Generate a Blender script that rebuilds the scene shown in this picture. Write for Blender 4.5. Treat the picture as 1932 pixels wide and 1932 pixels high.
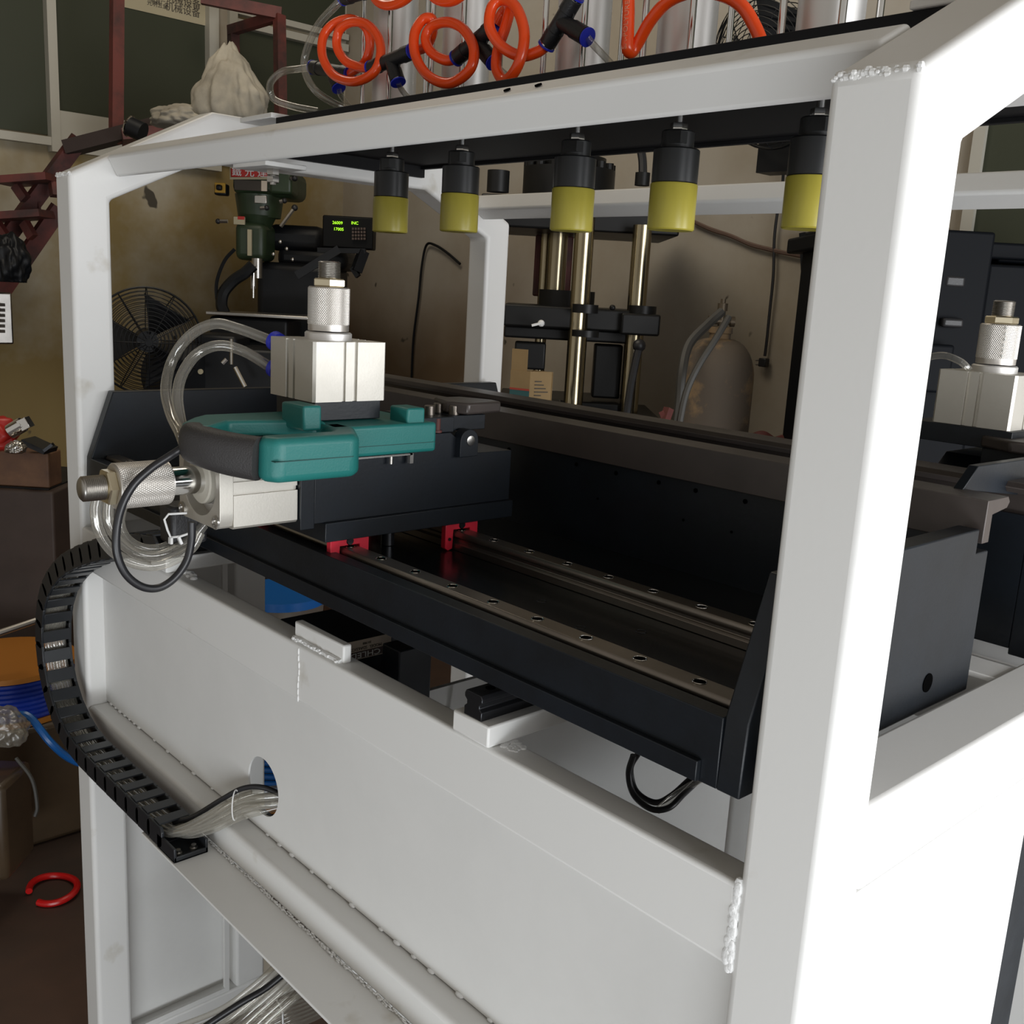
import bpy, bmesh, math, random
import numpy as np
from mathutils import Vector, Matrix
random.seed(7)
S = bpy.context.scene
for o in list(bpy.data.objects): bpy.data.objects.remove(o, do_unlink=True)
COL = S.collection
U = 0.674            # metres per drawing unit; every builder below works in drawing units
# ------------------------------------------------------------------ camera
CF = 1925.53
ROT = np.array([[0.67201227, -0.19168509, 0.71530156], [0.73853467, 0.10243967, -0.66638776], [0.05446134, 0.97609576, 0.21040681]])
CP = np.array([0.0, -0.85, 1.5])
cam_d = bpy.data.cameras.new('camera'); cam = bpy.data.objects.new('camera', cam_d); COL.objects.link(cam)
cam_d.sensor_width = 36; cam_d.sensor_height = 36; cam_d.sensor_fit = 'HORIZONTAL'; cam_d.lens = 36 * CF / 1932
cam_d.clip_start = 0.02; cam_d.clip_end = 100
cam.matrix_world = Matrix.Translation(Vector(CP * U)) @ Matrix(ROT.tolist()).to_4x4()
S.camera = cam
# ------------------------------------------------------------------ exposure, sky, lamps
S.view_settings.view_transform = 'Standard'; S.view_settings.look = 'None'
S.view_settings.exposure = 0.0; S.view_settings.gamma = 1.0; S.view_settings.use_curve_mapping = False
w = bpy.data.worlds.new('daylight'); S.world = w; w.use_nodes = True
bg = w.node_tree.nodes['Background']; bg.inputs[0].default_value = (1.0, 0.955, 0.88, 1); bg.inputs[1].default_value = 0.42
def area(name, loc, aim, sx, sy, power, col):
    l = bpy.data.lights.new(name, 'AREA'); l.shape = 'RECTANGLE'; l.size = sx * U; l.size_y = sy * U
    l.energy = power * U * U; l.color = col
    o = bpy.data.objects.new(name, l); COL.objects.link(o); o.location = Vector(loc) * U
    d = Vector(aim) - Vector(loc); o.rotation_euler = d.to_track_quat('-Z', 'Y').to_euler()
    return o
area('doorway_daylight', (2.3, 0.9, 1.1), (-1.2, 0.5, 0.9), 3.6, 2.6, 210, (0.95, 0.97, 1.0))
area('street_daylight', (1.2, -2.4, -0.30), (-1.2, 0.2, 0.0), 3.2, 0.8, 84, (0.90, 0.955, 1.0))
area('added_warm_fill', (-3.9, 1.0, 4.3), (-4.6, 2.8, 1.2), 2.2, 1.2, 46, (1.0, 0.90, 0.74))  # warm fill added to brighten the background, no fixture hangs there
# ------------------------------------------------------------------ pixel of the photograph -> point of the place
def ray(px, py): return ROT @ np.array([px - 966., 966. - py, -CF])
def H(px, py, ax, v):
    r = ray(px, py); t = (v - CP[ax]) / r[ax]; return tuple(CP + t * r)
def HX(px, py, v): return H(px, py, 0, v)
def HY(px, py, v): return H(px, py, 1, v)
def HZ(px, py, v): return H(px, py, 2, v)
def W(px, py, d): return tuple(CP + ray(px, py) * (d / CF))
# ------------------------------------------------------------------ materials
def ramp(nt, fac, stops):
    r = nt.nodes.new('ShaderNodeValToRGB'); e = r.color_ramp.elements
    e[0].position, e[0].color = stops[0][0], (*stops[0][1], 1); e[1].position, e[1].color = stops[-1][0], (*stops[-1][1], 1)
    for p, c in stops[1:-1]:
        k = e.new(p); k.color = (*c, 1)
    nt.links.new(fac, r.inputs[0]); return r.outputs[0]
MATS = {}
def mat(name, col, rough=0.5, metal=0.0, spec=0.5, var=0.0, vs=6.0, col2=None, bump=0.0, bs=60.0, trans=0.0, sss=0.0, aniso=None, emit=None, coat=0.0, lo=0.35, hi=0.7):
    m = bpy.data.materials.new(name); m.use_nodes = True; nt = m.node_tree; p = nt.nodes['Principled BSDF']
    p.inputs['Base Color'].default_value = (*col, 1); p.inputs['Roughness'].default_value = rough; p.inputs['Metallic'].default_value = metal
    p.inputs['Specular IOR Level'].default_value = spec; p.inputs['Coat Weight'].default_value = coat
    if trans: p.inputs['Transmission Weight'].default_value = trans
    if sss:
        p.inputs['Subsurface Weight'].default_value = sss; p.inputs['Subsurface Radius'].default_value = (1, .8, .3); p.inputs['Subsurface Scale'].default_value = 0.02
    tc = nt.nodes.new('ShaderNodeTexCoord')
    if var or col2:
        n = nt.nodes.new('ShaderNodeTexNoise'); n.inputs['Scale'].default_value = vs; n.inputs['Detail'].default_value = 6; n.inputs['Roughness'].default_value = 0.62
        mp = nt.nodes.new('ShaderNodeMapping'); nt.links.new(tc.outputs['Object'], mp.inputs[0]); nt.links.new(mp.outputs[0], n.inputs['Vector'])
        if aniso: mp.inputs['Scale'].default_value = aniso
        c2 = col2 or tuple(max(0, c * (1 - var)) for c in col)
        c = ramp(nt, n.outputs['Fac'], [(lo, col), (hi, c2)]); nt.links.new(c, p.inputs['Base Color'])
        rr = nt.nodes.new('ShaderNodeMapRange'); rr.inputs[3].default_value = max(0, rough - .08); rr.inputs[4].default_value = min(1, rough + .1)
        nt.links.new(n.outputs['Fac'], rr.inputs[0]); nt.links.new(rr.outputs[0], p.inputs['Roughness'])
    if bump:
        n2 = nt.nodes.new('ShaderNodeTexNoise'); n2.inputs['Scale'].default_value = bs; n2.inputs['Detail'].default_value = 4
        nt.links.new(tc.outputs['Object'], n2.inputs['Vector'])
        b = nt.nodes.new('ShaderNodeBump'); b.inputs['Strength'].default_value = bump; b.inputs['Distance'].default_value = 0.002
        nt.links.new(n2.outputs['Fac'], b.inputs['Height']); nt.links.new(b.outputs[0], p.inputs['Normal'])
    if emit:
        p.inputs['Emission Color'].default_value = (*emit[0], 1); p.inputs['Emission Strength'].default_value = emit[1]
    MATS[name] = m; return m
WHITE = mat('white_paint', (.74, .735, .715), .42, bump=.045, bs=220, var=.05, vs=9)
def stained_white():
    m = WHITE.copy(); m.name = 'white_paint_smudged'; nt = m.node_tree; p = nt.nodes['Principled BSDF']
    n = nt.nodes.new('ShaderNodeTexNoise'); n.inputs['Scale'].default_value = 11; n.inputs['Detail'].default_value = 7
    tc = nt.nodes.new('ShaderNodeTexCoord'); nt.links.new(tc.outputs['Object'], n.inputs['Vector'])
    c = ramp(nt, n.outputs['Fac'], [(.0, (.74, .735, .715)), (.64, (.74, .735, .715)), (.72, (.6, .575, .52))])
    nt.links.new(c, p.inputs['Base Color']); return m
WHITES = stained_white()
FILL = mat('white_filler', (.78, .78, .77), .6, bump=.5, bs=300)
BLACK = mat('black_oxide_steel', (.0085, .0115, .016), .38, spec=.38, var=.5, vs=14, bump=.05, bs=300)
BLACKG = mat('black_gloss_floor', (.006, .007, .008), .2, spec=.5)
BROWN = mat('brown_oxide_steel', (.062, .05, .045), .38, metal=.15, var=.3, vs=10)
BLK2 = mat('black_plastic', (.015, .015, .017), .42, bump=.2, bs=500)
CHAINM = mat('chain_plastic', (.014, .016, .019), .38, spec=.5)
ALU = mat('anodised_aluminium', (.60, .575, .52), .5, metal=.85, var=.06, vs=14, bump=.05, bs=400)
ALU2 = mat('barrel_aluminium', (.78, .765, .745), .45, metal=.75)
CHROME = mat('chrome', (.7, .69, .67), .12, metal=1)
STEEL = mat('turned_steel', (.52, .5, .47), .3, metal=1, var=.2, vs=20)
KNURL = mat('knurled_steel', (.60, .57, .53), .38, metal=.85)
BRASS = mat('zinc_yellow_nut', (.78, .70, .52), .28, metal=1)
BUSH = mat('cream_bushing', (.50, .47, .40), .5)
RAIL = mat('rail_steel', (.24, .21, .18), .3, metal=.9, var=.25, vs=8)
RAILD = mat('dark_rail_steel', (.035, .036, .04), .25, metal=.7)
URE = mat('yellow_urethane', (.40, .34, .05), .3, sss=.0, spec=.5, var=.3, vs=16, aniso=(1, 1, .15))
ANOD = mat('black_anodised', (.013, .0135, .014), .34, spec=.45, var=.3, vs=30, aniso=(1, 1, .05))
TEAL = mat('teal_plastic', (.013, .145, .132), .45, spec=.45, bump=.1, bs=500)
GRIP = mat('black_rubber_grip', (.028, .026, .026), .55, bump=.3, bs=700)
RED = mat('red_end_seal', (.55, .015, .035), .45)
ORANGE = mat('orange_tube', (1.0, .085, .01), .22, spec=.6, sss=.15)
BLUEP = mat('blue_plastic', (.02, .035, .55), .4)
CABLE = mat('black_cable', (.014, .014, .016), .35)
TIE = mat('white_tie', (.75, .75, .74), .45)
def clear(name, col, dens=.35, rough=.06):
    m = bpy.data.materials.new(name); m.use_nodes = True; nt = m.node_tree; nt.nodes.remove(nt.nodes['Principled BSDF'])
    N = nt.nodes.new; L = nt.links.new
    t = N('ShaderNodeBsdfTransparent'); t.inputs[0].default_value = (.95, .94, .91, 1)
    d = N('ShaderNodeBsdfDiffuse'); d.inputs[0].default_value = (*col, 1)
    g = N('ShaderNodeBsdfGlossy'); g.inputs[0].default_value = (.95, .94, .92, 1); g.inputs['Roughness'].default_value = rough
    lw = N('ShaderNodeLayerWeight'); lw.inputs[0].default_value = .5
    pw = N('ShaderNodeMath'); pw.operation = 'POWER'; L(lw.outputs['Facing'], pw.inputs[0]); pw.inputs[1].default_value = 2.2
    a = N('ShaderNodeMapRange'); a.inputs[3].default_value = dens; a.inputs[4].default_value = .75; L(pw.outputs[0], a.inputs[0])
    m1 = N('ShaderNodeMixShader'); L(a.outputs[0], m1.inputs[0]); L(t.outputs[0], m1.inputs[1]); L(d.outputs[0], m1.inputs[2])
    b_ = N('ShaderNodeMapRange'); b_.inputs[3].default_value = .10; b_.inputs[4].default_value = .55; L(pw.outputs[0], b_.inputs[0])
    m2 = N('ShaderNodeMixShader'); L(b_.outputs[0], m2.inputs[0]); L(m1.outputs[0], m2.inputs[1]); L(g.outputs[0], m2.inputs[2])
    L(m2.outputs[0], nt.nodes['Material Output'].inputs[0]); return m
CLEAR = clear('clear_polyurethane_tube', (.46, .445, .40), .13)
POLY = clear('clear_polythene', (.25, .23, .19), .35, .35)
WALLM = mat('stained_plaster', (.42, .385, .31), .85, col2=(.25, .18, .07), vs=.9, lo=.38, hi=.58, bump=.6, bs=8)
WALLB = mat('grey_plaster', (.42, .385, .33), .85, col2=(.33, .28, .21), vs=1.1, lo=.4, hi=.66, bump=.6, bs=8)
def rust_shade_zone():
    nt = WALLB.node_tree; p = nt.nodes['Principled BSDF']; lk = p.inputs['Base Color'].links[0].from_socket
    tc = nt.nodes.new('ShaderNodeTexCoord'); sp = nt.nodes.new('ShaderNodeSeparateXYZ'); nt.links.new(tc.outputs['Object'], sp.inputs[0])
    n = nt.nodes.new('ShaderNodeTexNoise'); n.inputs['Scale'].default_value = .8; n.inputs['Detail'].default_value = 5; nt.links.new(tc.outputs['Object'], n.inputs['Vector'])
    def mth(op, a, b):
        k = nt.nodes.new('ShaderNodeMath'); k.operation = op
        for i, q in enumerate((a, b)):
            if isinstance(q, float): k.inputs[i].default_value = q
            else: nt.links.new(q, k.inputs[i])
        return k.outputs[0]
    # rust stain plus shade, both painted into the plaster colour behind the mill: fades out to the right and upwards, broken by noise
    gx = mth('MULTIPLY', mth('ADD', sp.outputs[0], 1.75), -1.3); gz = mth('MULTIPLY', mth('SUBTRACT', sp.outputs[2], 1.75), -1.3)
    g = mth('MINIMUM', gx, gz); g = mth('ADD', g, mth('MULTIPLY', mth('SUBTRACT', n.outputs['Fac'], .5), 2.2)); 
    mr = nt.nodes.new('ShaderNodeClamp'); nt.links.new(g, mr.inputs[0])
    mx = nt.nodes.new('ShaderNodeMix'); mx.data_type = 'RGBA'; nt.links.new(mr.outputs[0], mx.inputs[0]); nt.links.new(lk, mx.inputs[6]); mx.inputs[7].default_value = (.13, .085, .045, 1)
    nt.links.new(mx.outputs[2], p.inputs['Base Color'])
rust_shade_zone()
def flecks(m, sc, th):
    nt = m.node_tree; p = nt.nodes['Principled BSDF']; lk = p.inputs['Base Color'].links[0].from_socket
    tc = nt.nodes.new('ShaderNodeTexCoord'); n = nt.nodes.new('ShaderNodeTexNoise'); n.inputs['Scale'].default_value = sc; n.inputs['Detail'].default_value = 3; nt.links.new(tc.outputs['Object'], n.inputs['Vector'])
    mr = nt.nodes.new('ShaderNodeMapRange'); mr.inputs[1].default_value = th; mr.inputs[2].default_value = th + .025; nt.links.new(n.outputs['Fac'], mr.inputs[0])
    mx = nt.nodes.new('ShaderNodeMix'); mx.data_type = 'RGBA'; nt.links.new(mr.outputs[0], mx.inputs[0]); nt.links.new(lk, mx.inputs[6]); mx.inputs[7].default_value = (.06, .05, .035, 1)
    nt.links.new(mx.outputs[2], p.inputs['Base Color'])
flecks(WALLB, 7, .70); flecks(WALLM, 6, .70)
FLOORM = mat('brown_floor_paint', (.095, .05, .033), .55, col2=(.045, .03, .024), vs=2.2, bump=.3, bs=20)
REDST = mat('red_oxide_steel', (.13, .028, .022), .6, col2=(.04, .018, .016), vs=7, lo=.4, hi=.65)
WINF = mat('white_window_frame', (.44, .42, .36), .5)
PANE = mat('green_grey_pane', (.045, .05, .032), .4, spec=.25)
GREEN = mat('machine_green', (.028, .05, .022), .4, var=.4, vs=5)
DARK = mat('dark_machine_iron', (.007, .008, .010), .45, spec=.3, var=.5, vs=6)
PRESSM = mat('oily_press_iron', (.009, .009, .009), .42, spec=.3, var=.4, vs=5)
COLM = mat('oily_chrome_column', (.42, .36, .24), .2, metal=1, var=.4, vs=6, aniso=(1, 1, .12))
GASM = mat('rusty_cylinder_paint', (.115, .09, .066), .8, col2=(.24, .16, .085), vs=9, lo=.5, hi=.6, bump=.6, bs=25)
SACKM = mat('dirty_white_sack', (.34, .31, .25), .85, var=.45, vs=5, bump=.4, bs=60)
WOODM = mat('oily_wood', (.20, .10, .05), .6, col2=(.09, .045, .03), vs=3, aniso=(.3, 3, 3))
CARD = mat('cardboard_tan', (.30, .20, .09), .8, var=.2, vs=5)
CARDT = mat('cardboard_teal_print', (.03, .10, .10), .7)
CARDR = mat('cardboard_red_print', (.35, .05, .03), .7)
INK = mat('dark_print', (.05, .04, .03), .7)
REDP = mat('red_enamel', (.45, .02, .015), .4)
PAPER = mat('paper_white', (.42, .37, .25), .8)
LIME = mat('green_display', (.2, .6, .02), .5, emit=((.38, .85, .02), 1.6))
SCREEN = mat('black_display_face', (.004, .004, .004), .5, spec=.15)
BLUEH = mat('blue_hose', (.005, .03, .30), .25)
BLUEL = mat('light_blue_hose', (.01, .12, .42), .3)
ORSP = mat('orange_spool', (.45, .17, .02), .5)
TAPE = mat('brown_wrapped_box', (.085, .055, .03), .4, var=.5, vs=4, coat=.5)
LAB = mat('cream_label', (.62, .52, .42), .5)
LABB = mat('brown_label_band', (.10, .07, .06), .5)
WHT = mat('white_print', (.7, .7, .68), .5)
# ------------------------------------------------------------------ mesh builder
WL = {}
def orient(d):
    d = Vector(d).normalized(); a = Vector((0, 0, 1)) if abs(d.z) < .9 else Vector((1, 0, 0))
    u = d.cross(a).normalized(); return u, d.cross(u).normalized(), d
class MB:
    def __init__(s): s.v = []; s.f = []
    def add(s, vs, fs):
        b = len(s.v); s.v += [tuple(map(float, v)) for v in vs]; s.f += [tuple(i + b for i in f) for f in fs]; return s
    def box(s, x0, x1, y0, y1, z0, z1):
        x0, x1 = min(x0, x1), max(x0, x1); y0, y1 = min(y0, y1), max(y0, y1); z0, z1 = min(z0, z1), max(z0, z1)
        return s.add([(x0, y0, z0), (x1, y0, z0), (x1, y1, z0), (x0, y1, z0), (x0, y0, z1), (x1, y0, z1), (x1, y1, z1), (x0, y1, z1)],
                     [(3, 2, 1, 0), (4, 5, 6, 7), (0, 1, 5, 4), (1, 2, 6, 5), (2, 3, 7, 6), (3, 0, 4, 7)])
    def obox(s, c, ax, hx, hy, hz):           # oriented box: centre, three axes, half sizes
        c = Vector(c); a, b, d = [Vector(q) for q in ax]; vs = []
        for k in (-1, 1):
            for i, j in ((-1, -1), (1, -1), (1, 1), (-1, 1)): vs.append(c + a * (hx * i) + b * (hy * j) + d * (hz * k))
        return s.add(vs, [(3, 2, 1, 0), (4, 5, 6, 7), (0, 1, 5, 4), (1, 2, 6, 5), (2, 3, 7, 6), (3, 0, 4, 7)])
    def bar(s, p, q, wd, ht, up=(0, 0, 1)):   # straight bar of rectangular section between two points
        p, q = Vector(p), Vector(q); d = (q - p); L = d.length; d.normalize(); sd = d.cross(Vector(up)).normalized(); u2 = sd.cross(d)
        return s.obox((p + q) / 2, (d, sd, u2), L / 2, wd / 2, ht / 2)
    def prism(s, pts, plane, a, b):
        n = len(pts)
        def P(u, v, t): return {'yz': (t, u, v), 'xz': (u, t, v), 'xy': (u, v, t)}[plane]
        vs = [P(u, v, a) for u, v in pts] + [P(u, v, b) for u, v in pts]
        return s.add(vs, [tuple(range(n)), tuple(range(2 * n - 1, n - 1, -1))] + [(i, i + n, (i + 1) % n + n, (i + 1) % n) for i in range(n)])
    def lathe(s, o, d, prof, n=24, caps=True):
        u, v, d = orient(d); o = Vector(o); vs = []
        for t, r in prof:
            for k in range(n):
                a = 2 * math.pi * k / n; vs.append(o + d * t + (u * math.cos(a) + v * math.sin(a)) * r)
        fs = [(i * n + k, (i + 1) * n + k, (i + 1) * n + (k + 1) % n, i * n + (k + 1) % n) for i in range(len(prof) - 1) for k in range(n)]
        if caps: fs += [tuple(range(n)), tuple(reversed(range((len(prof) - 1) * n, len(prof) * n)))]
        return s.add(vs, fs)
    def cyl(s, p, q, r, r2=None, n=24):
        d = Vector(q) - Vector(p); return s.lathe(p, d, [(0, r), (d.length, r if r2 is None else r2)], n)
    def hexn(s, p, q, r):
        d = Vector(q) - Vector(p); L = d.length; c = r * .93
        return s.lathe(p, d, [(0, c), (L * .15, r), (L * .85, r), (L, c)], 6)
    def ring(s, o, d, R, r, n=40, m=6):
        u, v, d = orient(d); o = Vector(o)
        return s.tube([o + (u * math.cos(2 * math.pi * k / n) + v * math.sin(2 * math.pi * k / n)) * R for k in range(n)], r, m, closed=True)
    def tube(s, pts, r, m=10, closed=False):
        pts = [Vector(p) for p in pts]; N = len(pts); vs = []; up = None
        for i, p in enumerate(pts):
            a = pts[(i - 1) % N] if (closed or i) else p; b = pts[(i + 1) % N] if (closed or i < N - 1) else p
            t = (b - a).normalized()
            if up is None: up = orient(t)[0]
            up = (up - t * up.dot(t)).normalized(); bi = t.cross(up)
            for k in range(m):
                an = 2 * math.pi * k / m; vs.append(p + (up * math.cos(an) + bi * math.sin(an)) * r)
        R = N if closed else N - 1
        fs = [(i * m + k, i * m + (k + 1) % m, ((i + 1) % N) * m + (k + 1) % m, ((i + 1) % N) * m + k) for i in range(R) for k in range(m)]
        if not closed: fs += [tuple(reversed(range(m))), tuple(range((N - 1) * m, N * m))]
        return s.add(vs, fs)
    def ball(s, c, r, n=10, sc=(1, 1, 1)):
        c = Vector(c); vs = []; m = n // 2 + 1
        for i in range(1, m):
            th = math.pi * i / m
            for k in range(n):
                a = 2 * math.pi * k / n; vs.append(c + Vector((math.sin(th) * math.cos(a) * sc[0], math.sin(th) * math.sin(a) * sc[1], math.cos(th) * sc[2])) * r)
        vs += [c + Vector((0, 0, r * sc[2])), c - Vector((0, 0, r * sc[2]))]; q = (m - 1) * n
        fs = [(i * n + k, (i + 1) * n + k, (i + 1) * n + (k + 1) % n, i * n + (k + 1) % n) for i in range(m - 2) for k in range(n)]
        fs += [(q, k, (k + 1) % n) for k in range(n)] + [((m - 2) * n + (k + 1) % n, (m - 2) * n + k, q + 1) for k in range(n)]
        return s.add(vs, fs)
    def build(s, name, m, parent=None, bevel=0, seg=2, ang=35, flat=False, uv=False):
        V = np.array(s.v)
        if parent is not None: org = np.array(WL[parent.name])
        else: org = np.array([(V[:, 0].min() + V[:, 0].max()) / 2, (V[:, 1].min() + V[:, 1].max()) / 2, V[:, 2].min()])
        me = bpy.data.meshes.new(name); me.from_pydata(((V - org) * U).tolist(), [], s.f)
        b = bmesh.new(); b.from_mesh(me); bmesh.ops.recalc_face_normals(b, faces=b.faces); b.to_mesh(me); b.free()
        me.materials.append(m)
        if not flat: me.shade_smooth(); me.set_sharp_from_angle(angle=math.radians(ang))
        o = bpy.data.objects.new(name, me); COL.objects.link(o)
        if parent is not None: o.parent = parent
        else: o.location = Vector(org) * U
        WL[o.name] = tuple(org)
        if bevel:
            md = o.modifiers.new('bevel', 'BEVEL'); md.width = bevel * U; md.segments = seg; md.limit_method = 'ANGLE'; md.angle_limit = math.radians(32)
        return o
def tag(o, label=None, cat=None, group=None, kind=None):
    if label: o['label'] = label
    if cat: o['category'] = cat
    if group: o['group'] = group
    if kind: o['kind'] = kind
    return o
def thing(name, loc, label, cat, group=None):
    o = bpy.data.objects.new(name, None); COL.objects.link(o); o.location = Vector(loc) * U; o.empty_display_size = .05
    WL[o.name] = tuple(loc); return tag(o, label, cat, group)
def struct(o): o['kind'] = 'structure'; return o
def smooth(pts, k=8, closed=False):
    P = [Vector(p) for p in pts]; n = len(P); out = []
    R = n if closed else n - 1
    for i in range(R):
        p0 = P[(i - 1) % n] if (closed or i) else P[0] * 2 - P[1]; p1 = P[i]; p2 = P[(i + 1) % n]; p3 = P[(i + 2) % n] if (closed or i < n - 2) else P[-1] * 2 - P[-2]
        for j in range(k):
            t = j / k; out.append(.5 * ((2 * p1) + (p2 - p0) * t + (2 * p0 - 5 * p1 + 4 * p2 - p3) * t * t + (3 * p1 - p0 - 3 * p2 + p3) * t ** 3))
    if not closed: out.append(P[-1])
    return out
def text(body, name, c, xa, ya, size, m, parent, depth=.0006, sx=1.0):
    """flat lettering: centre, direction of reading, direction of up"""
    cu = bpy.data.curves.new(name, 'FONT'); cu.body = body; cu.size = size * U; cu.align_x = 'CENTER'; cu.align_y = 'CENTER'; cu.extrude = depth * U; cu.resolution_u = 3
    o = bpy.data.objects.new(name, cu); COL.objects.link(o)
    xa = Vector(xa).normalized(); ya = Vector(ya); ya = (ya - xa * ya.dot(xa)).normalized(); za = xa.cross(ya)
    M = Matrix((xa * sx, ya, za)).transposed().to_4x4()
    bpy.context.view_layer.update()
    me = bpy.data.meshes.new_from_object(o.evaluated_get(bpy.context.evaluated_depsgraph_get()))
    bpy.data.objects.remove(o, do_unlink=True)
    me.transform(Matrix.Translation((Vector(c) - Vector(WL[parent.name])) * U) @ M); me.materials.clear(); me.materials.append(m); me.name = name
    q = bpy.data.objects.new(name, me); COL.objects.link(q); q.parent = parent; WL[q.name] = WL[parent.name]; return q
FZ = -.62
SLABM = mat('matt_black_plate', (.008, .008, .009), .62, spec=.18)
FARD = mat('far_dark_iron', (.0035, .0045, .0065), .6, spec=.12)
HOLE = mat('dark_hole', (.002, .002, .002), .8, spec=0.0)
STUFFY = ('screw_hole', 'bolt_hole', 'rail_hole', 'hole_rim', 'floor_screw', 'keypad', 'slot', 'mounting_eye', 'seal_screw', 'bracket_screw', 'flange_hole', 'flange_bolt', 'counterbored_hole', 'mould_seam', 'mounting_bolt', 'limit_bracket', 'valve')
# ------------------------------------------------------------------ the white welded frame
frame = thing('machine_frame', (-1.46, .655, FZ), 'white welded steel machine frame of square posts with peaked end frames and ledge', 'machine frame')
XL0, XL1, XR0, XR1, DY = -2.485, -2.396, -.533, -.443, 1.31
C27, S27 = math.cos(math.radians(27.4)), math.sin(math.radians(27.4))
def mir(p): return [(DY - y, z) for y, z in p]
for xa, xb in ((XL0, XL1), (XR0, XR1)):
    ef = [(0, FZ), (.09, FZ), (.09, 1.653), (.325, 1.768), (DY - .325, 1.768), (DY - .09, 1.653), (DY - .09, FZ), (DY, FZ), (DY, 1.703), (DY - .342, 1.88), (.342, 1.88), (0, 1.703)]
    MB().prism(ef, 'yz', xa, xb).build('end_frame', WHITES, frame, bevel=.011, seg=5)
    MB().box(xa, xb, .088, DY - .088, .905, 1.005).build('cross_tube', WHITES, frame, bevel=.008, seg=3)
    MB().box(xa, xb, .088, DY - .088, FZ, FZ + .1).build('sill_tube', WHITE, frame, bevel=.006)
    MB().box(xa, xb, .395, .485, FZ + .1, .906).build('post', WHITE, frame, bevel=.008, seg=3)
    b = MB(); ww = lambda y, z: b.ball((random.uniform(xa, xb), y + random.uniform(-.004, .004), z + random.uniform(-.003, .003)), random.uniform(.003, .006), 6)
    for k in range(60): b.ball((random.uniform(xa + .004, xb - .004), .003 + random.uniform(-.003, .003), 1.701 + random.uniform(-.003, .003)), random.uniform(.0015, .004), 7, (1.3, 1, 1))
    b.build('weld_bead', WHITE, frame)['kind'] = 'stuff'
# end panels between posts, and a black light baffle inside
MB().box(-2.45, -2.446, .088, .397, FZ + .1, .905).build('side_panel_or_baffle', WHITE, frame)
MB().box(-2.41, -2.40, .36, .374, FZ + .1, .8).build('panel_strip', WHITE, frame)
MB().box(-2.41, -2.40, .09, .36, FZ + .1, FZ + .114).build('panel_strip', WHITE, frame)
MB().box(-.452, -.446, .088, .56, FZ + .1, .905).build('side_panel_or_baffle', WHITE, frame)
MB().box(-.60, -.594, .56, 1.13, FZ + .1, .904).build('side_panel_or_baffle', BLACK, frame)  # black sheet added to keep doorway light off the rear panel
# top beams: rectangular tubes lying square on the diagonals
def uv27(a, b): return (.083 + a * C27 - b * -S27 * -1, 1.748 + a * S27 - b * C27)
beam = [uv27(0, 0), uv27(.08, 0), (.083 + .058 * C27 + .05 * S27, 1.748 + .058 * S27 - .05 * C27), (.083 + .05 * S27, 1.748 - .05 * C27)]
beam[0] = (.083, 1.748); beam[1] = (.083 + .058 * C27, 1.748 + .058 * S27)
tb = MB().prism(beam, 'yz', XL1 - .001, XR0 + .001).build('top_beam', WHITES, frame, bevel=.007, seg=4)
MB().prism(mir(beam), 'yz', XL1 - .001, XR0 + .001).build('top_beam', WHITE, frame, bevel=.007, seg=4)
b = MB()
for x in (-.79, -.735): b.lathe((x, 1.17, 1.7228 - .0012), (0, -S27, -C27), [(0, .0085), (.002, .0085)], 14)
for x in (-1.08, -1.02): b.lathe((x, .105, 1.7605), (0, -S27, C27), [(0, .005), (.002, .005)], 12)
b.build('screw_hole', HOLE, frame)
# lower front: beam, holed panel, ledge tube, flange plate
MB().box(XL1, XR0, 0, .046, .805, .905).build('front_beam', WHITES, frame, bevel=.006, seg=4)
MB().box(XL1, XR0, DY - .046, DY, .805, .905).build('rear_beam', WHITE, frame, bevel=.008)
MB().box(XL1, XR1, .60, .68, .905, 1.0).build('middle_beam', WHITE, frame, bevel=.006)
def holed(x0, x1, z0, z1, cx, cz, r, y0, y1, n=48):
    m = MB(); sq = []
    for k in range(n):
        a = 2 * math.pi * k / n; c, s = math.cos(a), math.sin(a); t = .085 / max(abs(c), abs(s)); sq.append((cx + c * t, cz + s * t))
    for y in (y0, y1):
        b0 = len(m.v); vs = [(cx + r * math.cos(2 * math.pi * k / n), y, cz + r * math.sin(2 * math.pi * k / n)) for k in range(n)] + [(u, y, v) for u, v in sq]
        m.add(vs, [(k, (k + 1) % n, (k + 1) % n + n, k + n) for k in range(n)])
    m.add([], [])
    m.f += [(k, (k + 1) % n, (k + 1) % n + 2 * n, k + 2 * n) for k in range(n)]
    q = .085
    for a in ((x0, cx - q, z0, z1), (cx + q, x1, z0, z1), (cx - q, cx + q, z0, cz - q), (cx - q, cx + q, cz + q, z1)): m.box(a[0], a[1], y0, y1, a[2], a[3])
    return m
holed(XL1, XR0, .4574, .806, -1.617, .55, .058, .046, .050).build('front_panel', WHITE, frame, flat=True)
MB().box(XL1, XR0, .0503, .052, .44, .50).build('gap_shade_strip', BLACK, frame)  # black strip added as the shade in the gap below the panel
MB().box(XL1, XR0, 0, .0575, .388, .4545).build('ledge_tube', WHITES, frame, bevel=.010, seg=4)
MB().box(-1.86, XR0, -.0925, .002, .384, .390).build('flange_plate', WHITES, frame, bevel=.001)
b = MB()
for x, y in ((-1.089, -.056), (-1.082, -.052), (-1.072, -.048), (-1.128, -.072)): b.lathe((x, y, .3895), (0, 0, 1), [(0, .005), (.001, .005)], 10)
b.build('flange_hole', HOLE, frame)
b = MB(); x = XL1 + .03
while x < XR0 - .02:
    b.ball((x, .0455, .458), random.uniform(.0035, .006), 8, (1.5, .8, .7)); x += random.choice((.045, .085, .06, .07)) if x > -2.2 else .028
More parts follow.
